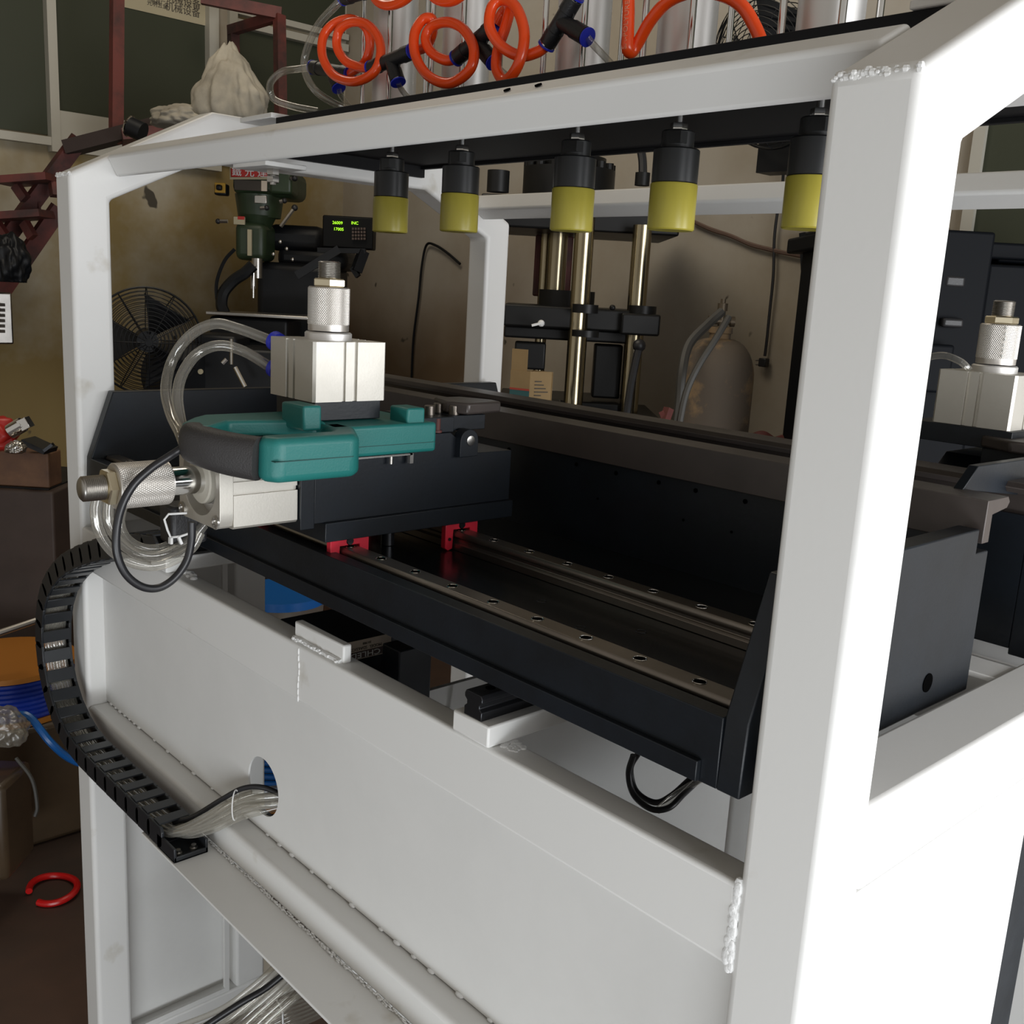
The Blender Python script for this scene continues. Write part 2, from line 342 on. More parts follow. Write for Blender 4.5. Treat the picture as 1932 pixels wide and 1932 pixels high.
b.build('tack_weld', FILL, frame)['kind'] = 'stuff'
b = MB()
for k in range(700):
    x = random.uniform(-1.76, XR0); b.ball((x, -.002 + random.uniform(-.003, .002), .391 + random.uniform(0, .004)), random.uniform(.0009, .0021), 6, (2.4, 1, .8))
for k in range(40): b.ball((XR0 + random.uniform(-.005, .001), random.uniform(.001, .005), .805 + k * .0025), random.uniform(.004, .007), 8, (.9, .7, 1.5))
for k in range(8): b.ball((-1.415 + random.uniform(-.002, .002), -.0005, .81 + k * .012), .0016, 5, (1, 1, 4))
for k in range(60): b.ball((random.uniform(-.94, -.905), random.uniform(.02, .045), .9045), random.uniform(.002, .005), 7, (1.2, 1.2, .6))
for k in range(14): b.ball((random.uniform(-1.91, -1.86), .030 + random.uniform(-.006, .006), .905 + random.uniform(-.002, .006)), random.uniform(.004, .007), 8, (1.3, 1.2, .8))
b.build('weld_bead', FILL, frame)['kind'] = 'stuff'
# rail blocks on the front beam, each carrying a cut profile rail
for i, (x0, x1) in enumerate(((-1.006, -.931), (-2.0, -1.925))):
    MB().box(x0, x1, -.003, DY - .05, .9055, .936).build('rail_block', WHITES, frame, bevel=.003)
railprof = [(-.5, 0), (.5, 0), (.5, .34), (.36, .46), (.36, .6), (.5, .72), (.5, .86), (.42, 1), (-.42, 1), (-.5, .86), (-.5, .72), (-.36, .6), (-.36, .46), (-.5, .34)]
for i, (cx, lb) in enumerate(((-.968, 'cut end of a dark profile rail on white block under the near tray corner'), (-1.963, 'dark profile rail on the white block beside the hanging clear hose loops'))):
    t = thing('profile_rail', (cx, .6, .936), lb, 'linear rail', 'cross rails under the black trays')
    MB().prism([(cx + u * .036, .9362 + v * .036) for u, v in railprof], 'xz', .0, 1.22).build('rail_bar', RAILD, t, bevel=.0008)
    b = MB()
    for k in range(10): b.lathe((cx, .03 + k * .12, .9722), (0, 0, 1), [(0, .007), (.0004, .007)], 12)
    b.build('bolt_hole', HOLE, t)
MB().box(-1.45, -1.30, .012, .028, .905, .936).build('stop_plate', WHITES, frame, bevel=.003)
b = MB().tube([(-1.448 + .0285 * q, .010 + .001 * (q % 2), .9065 + .0008 * ((q * 2) % 3)) for q in range(6)], .0048, 8)
for k in range(70): b.ball((random.uniform(-1.445, -1.305), .010 + random.uniform(-.005, .000), .9055 + random.uniform(0, .005)), random.uniform(.0012, .0028), 6, (1.8, 1, 1))
b.build('weld_bead', FILL, frame)['kind'] = 'stuff'
# rear inner panel, cabinet floor
MB().box(-2.0, XR0, DY - .06, DY - .05, FZ + .1, .81).build('rear_panel', WHITE, frame)
MB().box(-1.345, -1.335, .05, 1.2, FZ + .1, .80).build('inner_panel', WHITE, frame)
# tabs that hold the mounting plate
for xa, sg in ((XL1, 1), (XR0, -1)):
    MB().box(-2.275 if sg > 0 else xa - .01, -2.13 if sg > 0 else xa - .12, .345, .47, 1.8465, 1.8575).build('mounting_tab', WHITE, frame, bevel=.002)
    MB().box(xa - sg * .01, -2.09 if sg > 0 else xa - .12, .88, .97, 1.8465, 1.8575).build('mounting_tab', WHITE, frame, bevel=.002)
    MB().box(xa - sg * .0, xa + sg * .16, .39, .50, 1.757, 1.768).build('mounting_tab', WHITE, frame, bevel=.002)
# ------------------------------------------------------------------ black mounting plate and the press cylinders
slab = thing('mounting_plate', (-1.46, .655, 1.826), 'long black steel plate along the top that carries the air cylinders', 'plate')
MB().prism([(-2.12, .35), (XR0 - .004, .35), (XR0 - .004, .96), (XL1 + .004, .96), (XL1 + .004, .44), (-2.12, .44)], 'xy', 1.826, 1.846).build('plate', SLABM, slab, bevel=.0015)
MB().box(-2.10, XR0 - .01, .36, .38, 1.803, 1.8262).build('stiffener_bar', SLABM, slab, bevel=.001)
MB().box(XL1 + .02, XR0 - .01, .945, .96, 1.818, 1.8262).build('stiffener_bar', SLABM, slab, bevel=.001)
MB().box(XL1 + .004, XL1 + .02, .44, .96, 1.797, 1.8262).build('stiffener_bar', SLABM, slab)
b = MB().hexn((-2.29, .44, 1.742), (-2.29, .44, 1.757), .016).hexn((-2.29, .44, 1.725), (-2.29, .44, 1.740), .016).cyl((-2.29, .44, 1.72), (-2.29, .44, 1.7575), .007, n=10)
b.build('mounting_bolt', STEEL, slab)
K = 1.154  # factor that scales pressers, air cylinders and tubing about the camera
PX = [-2.099, -1.837, -1.484, -1.231, -.948]
place = ['leftmost', 'second from the left', 'middle', 'fourth from the left', 'rightmost, half behind the near post']
def presser(x):
    y = .65; z = 1.6246; t = thing('presser_foot', (x, y, z), 'x', 'presser', 'yellow tipped pressers hanging under the black plate')
    Q = lambda pr: [(a * K, r * K) for a, r in pr]
    MB().lathe((x, y, z), (0, 0, 1), Q([(0, .0345), (.002, .0368), (.068, .0368), (.070, .0355)]), 48).build('urethane_pad', URE, t)
    MB().lathe((x, y, z + .0705 * K), (0, 0, 1), Q([(0, .0345), (.001, .0358), (.049, .0358), (.051, .034)]), 48).build('adapter_body', ANOD, t)
    MB().lathe((x, y, z + .1215 * K), (0, 0, 1), Q([(0, .0255), (.0245, .0255), (.0265, .024)]), 32).box(x + .004 * K, x + .0262 * K, y - .0262 * K, y - .010 * K, z + .127 * K, z + .144 * K).build('adapter_neck', ANOD, t)
    MB().hexn((x, y, z + .148 * K), (x, y, z + .160 * K), .0135 * K).build('lock_nut', CHROME, t)
    MB().cyl((x, y, z + .160 * K), (x, y, 1.8258), .006 * K, n=12).build('rod_end', CHROME, t)
    return t
def dup(t, dx, dy=0, dz=0):
    c = t.copy(); COL.objects.link(c); c.location = t.location + Vector((dx, dy, dz)) * U; L = WL[t.name]; WL[c.name] = (L[0] + dx, L[1] + dy, L[2] + dz)
    for ch in list(t.children):
        k = ch.copy(); COL.objects.link(k); k.parent = c; WL[k.name] = WL[c.name]
        for g in list(ch.children):
            q = g.copy(); COL.objects.link(q); q.parent = k
    return c
p0 = presser(PX[0])
for i, x in enumerate(PX):
    p = p0 if i == 0 else dup(p0, x - PX[0])
    p['label'] = 'black presser with yellow urethane tip, ' + place[i] + ' of the five'
def aircyl(x, y=.65):
    z = 1.846; e = .060; q = .0525
    t = thing('air_cylinder', (x, y, z), 'x', 'air cylinder', 'silver tie rod air cylinders standing on the black plate')
    MB().cyl((x, y, z + .035), (x, y, z + .58), .0515, n=56).build('barrel', ALU2, t)
    MB().box(x - e, x + e, y - e, y + e, z + .0004, z + .035).build('end_cap', ALU, t, bevel=.004)
    MB().box(x - e, x + e, y - e, y + e, z + .58, z + .62).build('end_cap', ALU, t, bevel=.004)
    for a in (-1, 1):
        for c in (-1, 1): MB().cyl((x + a * q, y + c * q, z + .035), (x + a * q, y + c * q, z + .58), .006, n=12).build('tie_rod', CHROME, t)
    return t
a0 = aircyl(PX[0])
for i, x in enumerate(PX):
    p = a0 if i == 0 else dup(a0, x - PX[0])
    p['label'] = 'silver air cylinder with four tie rods, ' + ['leftmost of the row above the plate', 'second from the left in the upper row', 'middle one of the upper row', 'fourth from the left in the upper row', 'rightmost of the row, just before the blank wall'][i]
# ------------------------------------------------------------------ tee fittings and coiled orange tube, in front of the barrels
def tee(p, q, r, y, lab):
    """p, q run ends and r branch end, all in pixels, on the plane at depth y"""
    p, q, r = Vector(HY(*p, y)), Vector(HY(*q, y)), Vector(HY(*r, y)); c = (p + q) / 2; d = (q - p).normalized(); L = (q - p).length / 2 - .004; e = (r - c).normalized(); E = (r - c).length - .004
    t = thing('tee_fitting', tuple(c), lab, 'fitting', 'black push-in tee fittings on the orange tubing')
    MB().lathe(c - d * L, d, [(0, .016), (.025, .0165), (.026, .0148), (2 * L - .026, .0148), (2 * L - .025, .0165), (2 * L, .016)], 20).lathe(c, e, [(0, .0145), (E * .5, .0145), (E * .52, .016), (E, .016)], 20).build('fitting_body', BLK2, t)
    for p, q in ((c - d * L, -d), (c + d * L, d), (c + e * E, e)):
        MB().lathe(p, q, [(0, .0145), (.003, .0145)], 20).build('metal_ring', CHROME, t)
        MB().lathe(p + q * .003, q, [(0, .012), (.0003, .0168), (.003, .0168), (.0035, .0115)], 20).build('release_collar', BLUEP, t)
    k = d.cross(e).normalized()
    MB().ring(c + d * .018 + e * .017, k, .0045, .0018, 12, 5).ring(c - d * .018 + e * .017, k, .0045, .0018, 12, 5).build('mounting_eye', BLK2, t)
    return c - d * (L + .004), c + d * (L + .004), c + e * (E + .004)
dp = lambda d: (d + .85) * K - .85      # depth behind the front face, scaled about the camera
YT = dp(.34)
T1 = tee((590, 127), (660, 139), (639, 166), YT + .024, 'black tee fitting behind the leftmost orange coil')
T2 = tee((700, 129), (778, 97), (751, 155), YT - .024, 'black tee fitting between the two round orange coils')
T3 = tee((861, 110), (936, 46), (931, 117), YT, 'black slanting tee fitting half hidden by the looped orange coil')
T4 = tee((1031, 86), (1086, -6), (1108, 70), YT, 'black tilted tee fitting clear of the coils in front of the middle barrel')
T5 = tee((648, -4), (700, -18), (640, -40), YT, 'black tee fitting cut by the top of the picture')
def otube(pts, lab, r=.0102):
    b = MB().tube(smooth(pts, 10), r, 20); return tag(b.build('orange_air_tube', ORANGE), lab, 'tube', 'coiled orange tubes along the cylinders')
P = lambda l: [HY(x, y, dp(d)) for x, y, d in l]
otube([T2[0]] + P([(680, 127, .325), (652, 115, .32), (636, 88, .318), (640, 58, .32), (662, 42, .325), (692, 46, .33), (714, 72, .325), (718, 105, .315), (704, 138, .305), (668, 154, .30), (630, 142, .30), (609, 108, .30), (610, 70, .31), (630, 45, .325), (662, 36, .34), (690, 52, .35), (698, 85, .355), (688, 118, .355)]) + [T1[1]], 'orange tube wound in the leftmost round double coil')
otube([T3[0]] + P([(842, 114, .33), (815, 100, .325), (803, 74, .325), (815, 50, .33), (845, 42, .33), (875, 56, .325), (894, 92, .315), (886, 132, .305), (848, 157, .30), (808, 143, .30), (784, 105, .305), (782, 65, .31), (797, 38, .325), (815, 36, .335), (816, 62, .345), (803, 88, .345)]) + [T2[1]], 'orange tube in the second round coil, next to the slanting tee')
otube([T4[0]] + P([(1012, 99, .33), (980, 105, .315), (945, 86, .305), (924, 52, .30), (928, 14, .305), (948, -1, .315), (972, 12, .315), (987, 48, .31), (988, 85, .305), (975, 128, .30), (953, 152, .305), (937, 130, .31), (940, 92, .315), (954, 50, .325), (962, 15, .335), (950, 22, .345)]) + [T3[1]], 'orange tube in a narrow upright knot right of the slanting tee')
otube([T4[1]] + P([(1110, -30, .33), (1150, -60, .33), (1182, -40, .32), (1186, 10, .32), (1185, 60, .32), (1184, 92, .32), (1192, 98, .33), (1204, 80, .335), (1228, 38, .335), (1262, 2, .335), (1310, -16, .335), (1362, -10, .335), (1400, 12, .335), (1424, 50, .34), (1440, 90, .345), (1448, 120, .35)]), 'orange tube in a tall open bend before the right barrels')
otube([T5[1]] + P([(712, 2, .335), (732, 10, .33), (760, 2, .33), (790, -25, .33)]) , 'orange tube arc touching the top edge above the first coil')
otube(P([(800, -30, .33), (820, -4, .33), (845, 3, .33), (868, -6, .33), (885, -30, .33)]), 'short orange tube arc at the top edge above the second coil')
def ctube(pts, lab, r=.0063, group='thin clear tubes above the plate'):
    return tag(MB().tube(smooth(pts, 12), r, 16).build('clear_air_tube', CLEAR), lab, 'tube', group)
ctube([T5[0]] + P([(632, 12, .33), (602, 45, .33), (582, 85, .33), (574, 125, .33), (590, 165, .33), (625, 192, .36), (665, 208, .40)]), 'clear tube sweeping down left of the first orange coil', .0087)
ctube([T1[0]] + P([(565, 130, .35), (532, 136, .34), (510, 158, .33), (516, 186, .34), (550, 200, .36), (600, 210, .40)]), 'clear tube looping widest to the left over the white tab', .0087)
ctube([T1[2]] + P([(642, 178, .37), (655, 196, .39), (668, 210, .41)]), 'short clear tube below the hidden left tee')
ctube([T2[2]] + P([(757, 168, .34), (768, 182, .37), (784, 196, .40)]), 'short clear tube below the tee between the round coils')
ctube([T3[2]] + P([(940, 128, .35), (958, 144, .38), (975, 158, .41)]), 'short clear tube under the slanting tee')
ctube([T4[2]] + P([(1118, 83, .35), (1140, 106, .38), (1160, 128, .41)]), 'clear tube running down from the tilted tee to the plate')
# ------------------------------------------------------------------ sliding trays (front one and its mirror at the rear)
def tray(s, label):
    """s=+1 front, -1 rear (mirrored across the machine)"""
    Y = (lambda y: y) if s > 0 else (lambda y: DY - y)
    t = thing('sliding_tray', (-1.46, Y(.27), .99), label, 'tray', 'long black sliding trays')
    prof = [(.008, .992), (.012, 1.075), (.066, 1.226), (.512, 1.226), (.512, 1.192), (.55, 1.192), (.55, .975), (.02, .975)]
    prof = [(.008, .992), (.012, 1.075), (.066, 1.226), (.512, 1.226), (.512, 1.192), (.55, 1.192), (.55, .99)]
    for xa, xb in ((-2.381, -2.351), (-.578, -.548)):
        MB().prism([(Y(y), z) for y, z in prof], 'yz', xa, xb).build('end_plate', BLACK, t, bevel=.0022)
    MB().box(-2.351, -.578, Y(.009), Y(.034), .992, 1.074).build('front_wall', BLACK, t, bevel=.0012)
    MB().box(-2.351, -.60, Y(.001), Y(.009), .994, 1.018).build('edge_strip', BLACK, t, bevel=.001)
    MB().box(-2.351, -.578, Y(.034), Y(.53), 1.02, 1.045).build('floor_plate', BLACKG, t)
    MB().box(-2.351, -.578, Y(.53), Y(.55), 1.0, 1.21).build('back_wall', BLACK, t)
    L = [(.52, 1.205), (.54, 1.205), (.54, 1.243), (.585, 1.248), (.592, 1.256), (.585, 1.264), (.52, 1.264)]
    MB().prism([(Y(y), z) for y, z in L], 'yz', -2.40, -.546).build('cap_rail', BROWN, t, bevel=.001)
    b = MB()
    for x in (-2.2, -1.95, -1.7, -1.5, -1.31, -1.21, -1.11, -1.03, -.93, -.84, -.7): b.lathe((x, Y(.53) - s * .0006, 1.19), (0, -s, 0), [(0, .004), (.001, .004)], 10)
    for x in (-1.25, -1.05, -.95): b.lathe((x, Y(.53) - s * .0006, 1.135), (0, -s, 0), [(0, .0025), (.001, .0025)], 8)
    b.build('screw_hole', HOLE, t)
    MB().lathe((-.5475, Y(.42), 1.03), (1, 0, 0), [(0, .013), (.0006, .013)], 20).lathe((-.5475, Y(.16), 1.03), (1, 0, 0), [(0, .013), (.0006, .013)], 20).build('counterbored_hole', HOLE, t)
    for yc in (.06, .297):
        r = MB().prism([(Y(yc) + u * .034, 1.0455 + v * .034) for u, v in railprof], 'yz', -2.345, -.585).build('guide_rail', RAIL, t, bevel=.0006)
        b = MB(); q = MB()
        for k in range(19):
            x = -.649 - k * .089
            if x > -2.33:
                b.lathe((x, Y(yc), 1.0796), (0, 0, 1), [(0, .0082), (.0003, .0082)], 16)
                q.ring((x, Y(yc), 1.0799), (0, 0, 1), .0082, .0007, 16, 4)
        b.build('rail_hole', HOLE, r); q.build('hole_rim', CHROME, r)
    b = MB()
    for x, y in ((-.93, .16), (-1.05, .2), (-.87, .22), (-1.0, .14)): b.ring((x, Y(y), 1.0452), (0, 0, 1), .0075, .0007, 16, 4)
    b.build('floor_screw', RAILD, t)
    return t
tray(1, 'long black open tray along the front with two guide rails and angled end plates')
tray(-1, 'black tray at the rear of the frame, seen past the bright near post')
# ------------------------------------------------------------------ carriage on the front tray
def carriage(ox, oy, s, lab):
    Y = lambda y: oy + s * y
    X = lambda x: ox + (x + 1.36)
    t = thing('carriage', (X(-1.43), Y(.2), 1.08), lab, 'carriage', 'black carriages on the tray rails')
    MB().box(X(-1.60), X(-1.352), Y(.008), Y(.41), 1.094, 1.125).build('base_plate', BLACK, t, bevel=.001)
    MB().prism([(Y(-.008), 1.125), (Y(.407), 1.125), (Y(.407), 1.217), (Y(.316), 1.218), (Y(.262), 1.257), (Y(-.008), 1.257)], 'yz', X(-1.56), X(-1.36)).build('body_block', BLACK, t, bevel=.001)
    MB().box(X(-1.53), X(-1.358), Y(-.034), Y(-.009), 1.118, 1.25).build('front_plate', BLACK, t, bevel=.001)
    for yc in (.06, .297):
        for xa in (-1.60, -1.372):
            e = MB().prism([(Y(yc) + u, v) for u, v in ((-.037, 1.094), (.037, 1.094), (.037, 1.05), (.030, 1.045), (.020, 1.048), (.019, 1.082), (-.019, 1.082), (-.020, 1.048), (-.030, 1.045), (-.037, 1.05))], 'yz', X(xa), X(xa) + .012).build('end_seal', RED, t, bevel=.001)
            if xa > -1.5:
                MB().lathe((X(xa) + .012, Y(yc), 1.089), (1, 0, 0), [(0, .007), (.002, .006)], 14).lathe((X(xa) + .012, Y(yc) - .028, 1.066), (1, 0, 0), [(0, .003), (.002, .003)], 10).lathe((X(xa) + .012, Y(yc) + .028, 1.066), (1, 0, 0), [(0, .003), (.002, .003)], 10).build('seal_screw', RAILD, e)
        MB().box(X(-1.588), X(-1.372), Y(yc) - .035, Y(yc) + .035, 1.083, 1.094).build('bearing_block', STEEL, t)
    MB().lathe((X(-1.45), Y(.2), 1.046), (0, 0, 1), [(0, .012), (.03, .012), (.031, .018), (.048, .018)], 20).build('pin', RAILD, t)
    # hinge ear with pin, clamp block with three cap screws, wedge finger
    e = MB().prism([(Y(.293) + .020 * math.cos(a), 1.243 + .020 * math.sin(a)) for a in [math.radians(k) for k in range(-10, 200, 15)]] + [(Y(.273), 1.215), (Y(.313), 1.215)], 'yz', X(-1.366), X(-1.345)).build('hinge_ear', BLACK, t, bevel=.001)
    MB().lathe((X(-1.345), Y(.295), 1.243), (1, 0, 0), [(0, .0088), (.0015, .0088), (.0018, .008)], 24).build('hinge_pin', STEEL, e)
    MB().box(X(-1.47), X(-1.362), Y(.20), Y(.27), 1.2575, 1.284).build('clamp_block', BLACK, t, bevel=.001)
    MB().lathe((X(-1.366), Y(.236), 1.262), (0, 0, 1), [(0, .006), (.02, .006)], 14).lathe((X(-1.366), Y(.236), 1.258), (0, 0, 1), [(0, .009), (.004, .009)], 14).build('red_pin', REDST, t)
    for k, (bx, by) in enumerate(((-1.40, .245), (-1.425, .285), (-1.39, .292))):
        MB().lathe((X(bx), Y(by), 1.284), (0, 0, 1), [(0, .0095), (.015, .0095), (.016, .0085)], 18).build('cap_screw', RAIL, t)
    MB().box(X(-1.46), X(-1.372), Y(.262), Y(.35), 1.2575, 1.284).build('clamp_block', BLACK, t, bevel=.001)
    MB().prism([(X(-1.46), Y(.36)), (X(-1.40), Y(.39)), (X(-1.37), Y(.385)), (X(-1.36), Y(.30)), (X(-1.40), Y(.28)), (X(-1.46), Y(.30))], 'xy', 1.286, 1.306).build('wedge_finger', BROWN, t, bevel=.004)
    return t
carriage(-1.36, 0, 1, 'black block carriage with red end seals on the front tray')
c2_ = carriage(-.63, 1.27, -1, 'second black carriage seen past the near post on the rear tray')
MB().prism([HX(*q, -.612)[1:] for q in ((1806, 922), (1836, 878), (1990, 856), (1990, 940))], 'yz', -.618, -.604).build('side_plate', BLACK, c2_, bevel=.001)
# ------------------------------------------------------------------ compact cylinders with knurled sleeves
def knurl(o, d, L, r, q=60, per=13):
    """sleeve with a real raised diamond pattern"""
    u, v, d = orient(d); o = Vector(o); m = MB(); n = q * 4; rows = per * 4; vs = []
    for i in range(rows + 1):
        for k in range(n):
            a = 2 * math.pi * k / n; rr = r - .0007 + .0007 * math.cos(math.pi * k / 2) * math.cos(math.pi * i / 2); vs.append(o + d * (L * i / rows) + (u * math.cos(a) + v * math.sin(a)) * rr)
    fs = [(i * n + k, i * n + (k + 1) % n, (i + 1) * n + (k + 1) % n, (i + 1) * n + k) for i in range(rows) for k in range(n)]
    m.add(vs, fs + [tuple(range(n)), tuple(reversed(range(rows * n, rows * n + n)))]); return m
def compact(c, body, kz0, kz1, lab, horiz=False, labgrp='silver compact cylinders with knurled sleeves'):
    """vertical: axis +z through (cx,cy); horiz: axis -y through (cx,cz). body=(front,back) along the axis."""
    x, a = c; h = .0675; b0, b1 = body
    if not horiz: PT = lambda u, v, w: (x + u, a + v, w)
    else: PT = lambda u, v, w: (x + u, -w, a + v)
    AX = (0, 0, 1) if not horiz else (0, -1, 0)
    t = thing('compact_cylinder', PT(0, 0, b0), lab, 'cylinder', labgrp)
    # square extrusion with sensor slots on two faces
    g, gd = .006, .005
    pr = []
    for k in range(4):
        ca, sa = [(1, 0), (0, 1), (-1, 0), (0, -1)][k]
        for u, v in ((h, -h + .004), (h, -.016), (h - gd, -.016), (h - gd, -.016 + .007), (h - .001, -.009), (h - .001, .004), (h - gd, .004), (h - gd, .012), (h, .012), (h, h - .004), (h - .004, h)):
            pr.append((u * ca - v * sa, u * sa + v * ca))
    bf = b1 - .022 if horiz else b1
    m = MB(); n = len(pr); vs = [PT(u, v, b0) for u, v in pr] + [PT(u, v, bf) for u, v in pr]
    m.add(vs, [tuple(range(n)), tuple(range(2 * n - 1, n - 1, -1))] + [(i, i + n, (i + 1) % n + n, (i + 1) % n) for i in range(n)])
    m.build('cylinder_body', ALU, t, flat=True)
    if horiz:
        N = 48; m = MB(); c_ = [(math.cos(2 * math.pi * k / N), math.sin(2 * math.pi * k / N)) for k in range(N)]
        sq = [(a_ * h / max(abs(a_), abs(b_)), b_ * h / max(abs(a_), abs(b_))) for a_, b_ in c_]
        sq = [(max(-h, min(h, a_)) if abs(abs(a_) - abs(b_)) > .001 else a_ * .93, b_ if abs(abs(a_) - abs(b_)) > .001 else b_ * .93) for a_, b_ in sq]
        for w_ in (bf, b1): m.add([PT(a_ * .055, b_ * .055, w_) for a_, b_ in c_] + [PT(a_, b_, w_) for a_, b_ in sq], [(k, (k + 1) % N, (k + 1) % N + N, k + N) for k in range(N)])
        m.f += [(k, (k + 1) % N, (k + 1) % N + 2 * N, k + 2 * N) for k in range(N)] + [(k + N, (k + 1) % N + N, (k + 1) % N + 3 * N, k + 3 * N) for k in range(N)]
        m.build('front_flange', ALU, t, bevel=.0008)
        MB().lathe(PT(0, 0, bf), AX, [(.001, .0549), (.001, .040), (.010, .038)], 48, caps=False).build('bore_face', ALU2, t)
        for u in (-1, 1):
            for v in (-1, 1): MB().lathe(PT(u * .056, v * .056, b1), AX, [(0, .0105), (.003, .0105), (.0032, .0075), (.0005, .0070), (.0005, .001)], 20).build('corner_bolt', STEEL, t)
    MB().lathe(PT(0, 0, b1 if not horiz else b1 - .012), AX, [(0, .0375), (.010, .0375), (.012, .035), (.012, .03)], 40).build('collar', ALU2 if not horiz else BUSH, t)
    r = .0335
    if horiz: MB().lathe(PT(0, 0, b1), AX, [(0, .0215), (kz0 - b1, .0215)], 32).build('rod', CHROME, t)
    MB().lathe(PT(0, 0, (kz0 - .010) if not horiz else kz0 - .002), AX, [(0, .0325), (.0105, .0325)], 40).build('sleeve_collar', KNURL, t)
    knurl(PT(0, 0, kz0), AX, kz1 - kz0, r).build('knurled_sleeve', KNURL, t, flat=True)
    MB().lathe(PT(0, 0, kz1), AX, [(0, .0330), (.002, .031)], 40).build('sleeve_rim', KNURL, t)
    MB().hexn(PT(0, 0, kz1 + .002), PT(0, 0, kz1 + .015), .027).build('hex_nut', BRASS, t)
    pf = [(0, .0168)]
    L = .026 if not horiz else .032
    k = 0
    while pf[-1][0] < L - .002: pf += [(pf[-1][0] + .0013, .0182), (pf[-1][0] + .0026, .0164)]
    pf += [(L, .0160), (L + .001, .0145)]
    MB().lathe(PT(0, 0, kz1 + .015), AX, pf, 32).build('threaded_stud', STEEL, t, flat=False)
    return t
c1 = compact((-1.4275, .055), (1.317, 1.4095), 1.4335, 1.490, 'upright silver square cylinder with knurled top standing on the green handle')
b = MB()
MB().box(-1.485, -1.368, -.005, .118, 1.287, 1.3168).build('spacer_block', BLACK, c1, bevel=.001)
compact((-1.432, 1.198), (.036, .166), .219, .294, 'silver cylinder lying on its side pointing out under the green handle', True)
c3 = compact((-.7575, .9875), (1.317, 1.4095), 1.4335, 1.490, 'upright silver knurled cylinder seen past the bright near post')
MB().box(-.86, -.682, .915, 1.16, 1.284, 1.3165).build('spacer_block', BLACK, c3, bevel=.001)
MB().tube(smooth([(-.87, .925, 1.405), (-.85, .92, 1.425), (-.82, .92, 1.433), (-.79, .922, 1.425), (-.775, .93, 1.411)], 8), .006, 8).build('bent_hose', CLEAR, c3)
# scale numbers scratched on the right sleeve
for k, ch in enumerate(['9', '7', '5', '3', '1', '0']):
    a = math.radians(-52)
    text(ch, 'scale_mark', (-.7575 + .0338 * math.cos(a), .9875 + .0338 * math.sin(a), 1.438 + .0095 * k), (-math.sin(a), math.cos(a), 0), (0, 0, 1), .007, WHT, c3)
for x, z in ((-.76, 1.255), ):
    pass

for _o in [o for o in bpy.data.objects if o.name.startswith('orange_air_tube') and 'tall open bend' in o.get('label', '')]:
    _c = Vector(HY(1185, 50, dp(.32))) + Vector((.004, -.0098, 0)); text('SA-POLYURE', 'tube_print', tuple(_c), (0, 0, 1), (-1, 0, 0), .0132, mat('pale_orange_print', (1.0, .35, .2), .5), _o)
# ------------------------------------------------------------------ teal D handle under the upright cylinder
hd = thing('d_handle', (-1.40, .0, 1.22), 'green plastic D-shaped handle with black rubber grip under the upright cylinder', 'handle')
MB().prism([(-1.50, 1.262), (-1.356, 1.262), (-1.356, 1.237), (-1.305, 1.237), (-1.305, 1.2855), (-1.50, 1.2855)], 'xz', -.01, .188).build('handle_body', TEAL, hd, bevel=.006, seg=4)
MB().prism([(-1.238, -.142), (-1.236, -.015), (-1.248, -.003), (-1.306, .03), (-1.352, .03), (-1.352, -.008), (-1.300, -.020), (-1.284, -.035), (-1.284, -.150), (-1.262, -.158)], 'xy', 1.2215, 1.2855).build('near_arm', TEAL, hd, bevel=.012, seg=5)
MB().prism([(-1.468, .0), (-1.468, -.140), (-1.443, -.170), (-1.400, -.206), (-1.36, -.214), (-1.345, -.19), (-1.392, -.138), (-1.358, -.012), (-1.340, .0)], 'xy', 1.2665, 1.291).build('far_arm', TEAL, hd, bevel=.007, seg=4)
b = MB(); pts = smooth([(-1.384, -.197, 1.266), (-1.365, -.201, 1.264), (-1.335, -.192, 1.260), (-1.305, -.176, 1.256), (-1.270, -.154, 1.2535)], 6)
rings = []
N = len(pts)
for i, p in enumerate(pts):
    t = (pts[min(i + 1, N - 1)] - pts[max(i - 1, 0)]).normalized(); sd = Vector((0, 0, 1)).cross(t).normalized(); up = t.cross(sd)
    f = i / (N - 1); hw = .020 + .004 * math.sin(math.pi * f); hh = .027 + .004 * f
    rings += [p + sd * (hw * abs(math.cos(a)) ** .7 * (1 if math.cos(a) > 0 else -1)) + up * (hh * abs(math.sin(a)) ** .7 * (1 if math.sin(a) > 0 else -1)) for a in [2 * math.pi * k / 24 for k in range(24)]]
b.add(rings, [(i * 24 + k, i * 24 + (k + 1) % 24, (i + 1) * 24 + (k + 1) % 24, (i + 1) * 24 + k) for i in range(N - 1) for k in range(24)] + [tuple(range(24)), tuple(reversed(range((N - 1) * 24, N * 24)))])
g = b.build('rubber_grip', GRIP, hd); g['label'] = 'black rubber grip'
for x0, x1, y0, y1, z1 in ((-1.385, -1.320, -.054, -.022, 1.318), (-1.362, -1.312, .132, .168, 1.309)):
    MB().box(x0, x1, y0, y1, 1.28, z1).build('raised_lug', TEAL, hd, bevel=.004, seg=3)
b = MB().box(-1.2355 - .03, -1.2355, -.148, -.02, 1.2528, 1.2538).box(-1.3048, -1.3045, -.0, .184, 1.2528, 1.2538)
b.build('mould_seam', mat('dark_seam', (.004, .05, .045), .6), hd)
b = MB().box(-1.352, -1.345, .02, .17, 1.226, 1.229).box(-1.352, -1.345, .165, .172, 1.212, 1.229).cyl((-1.35, .13, 1.213), (-1.35, .13, 1.226), .003, n=8)
b.build('limit_bracket', STEEL, hd)
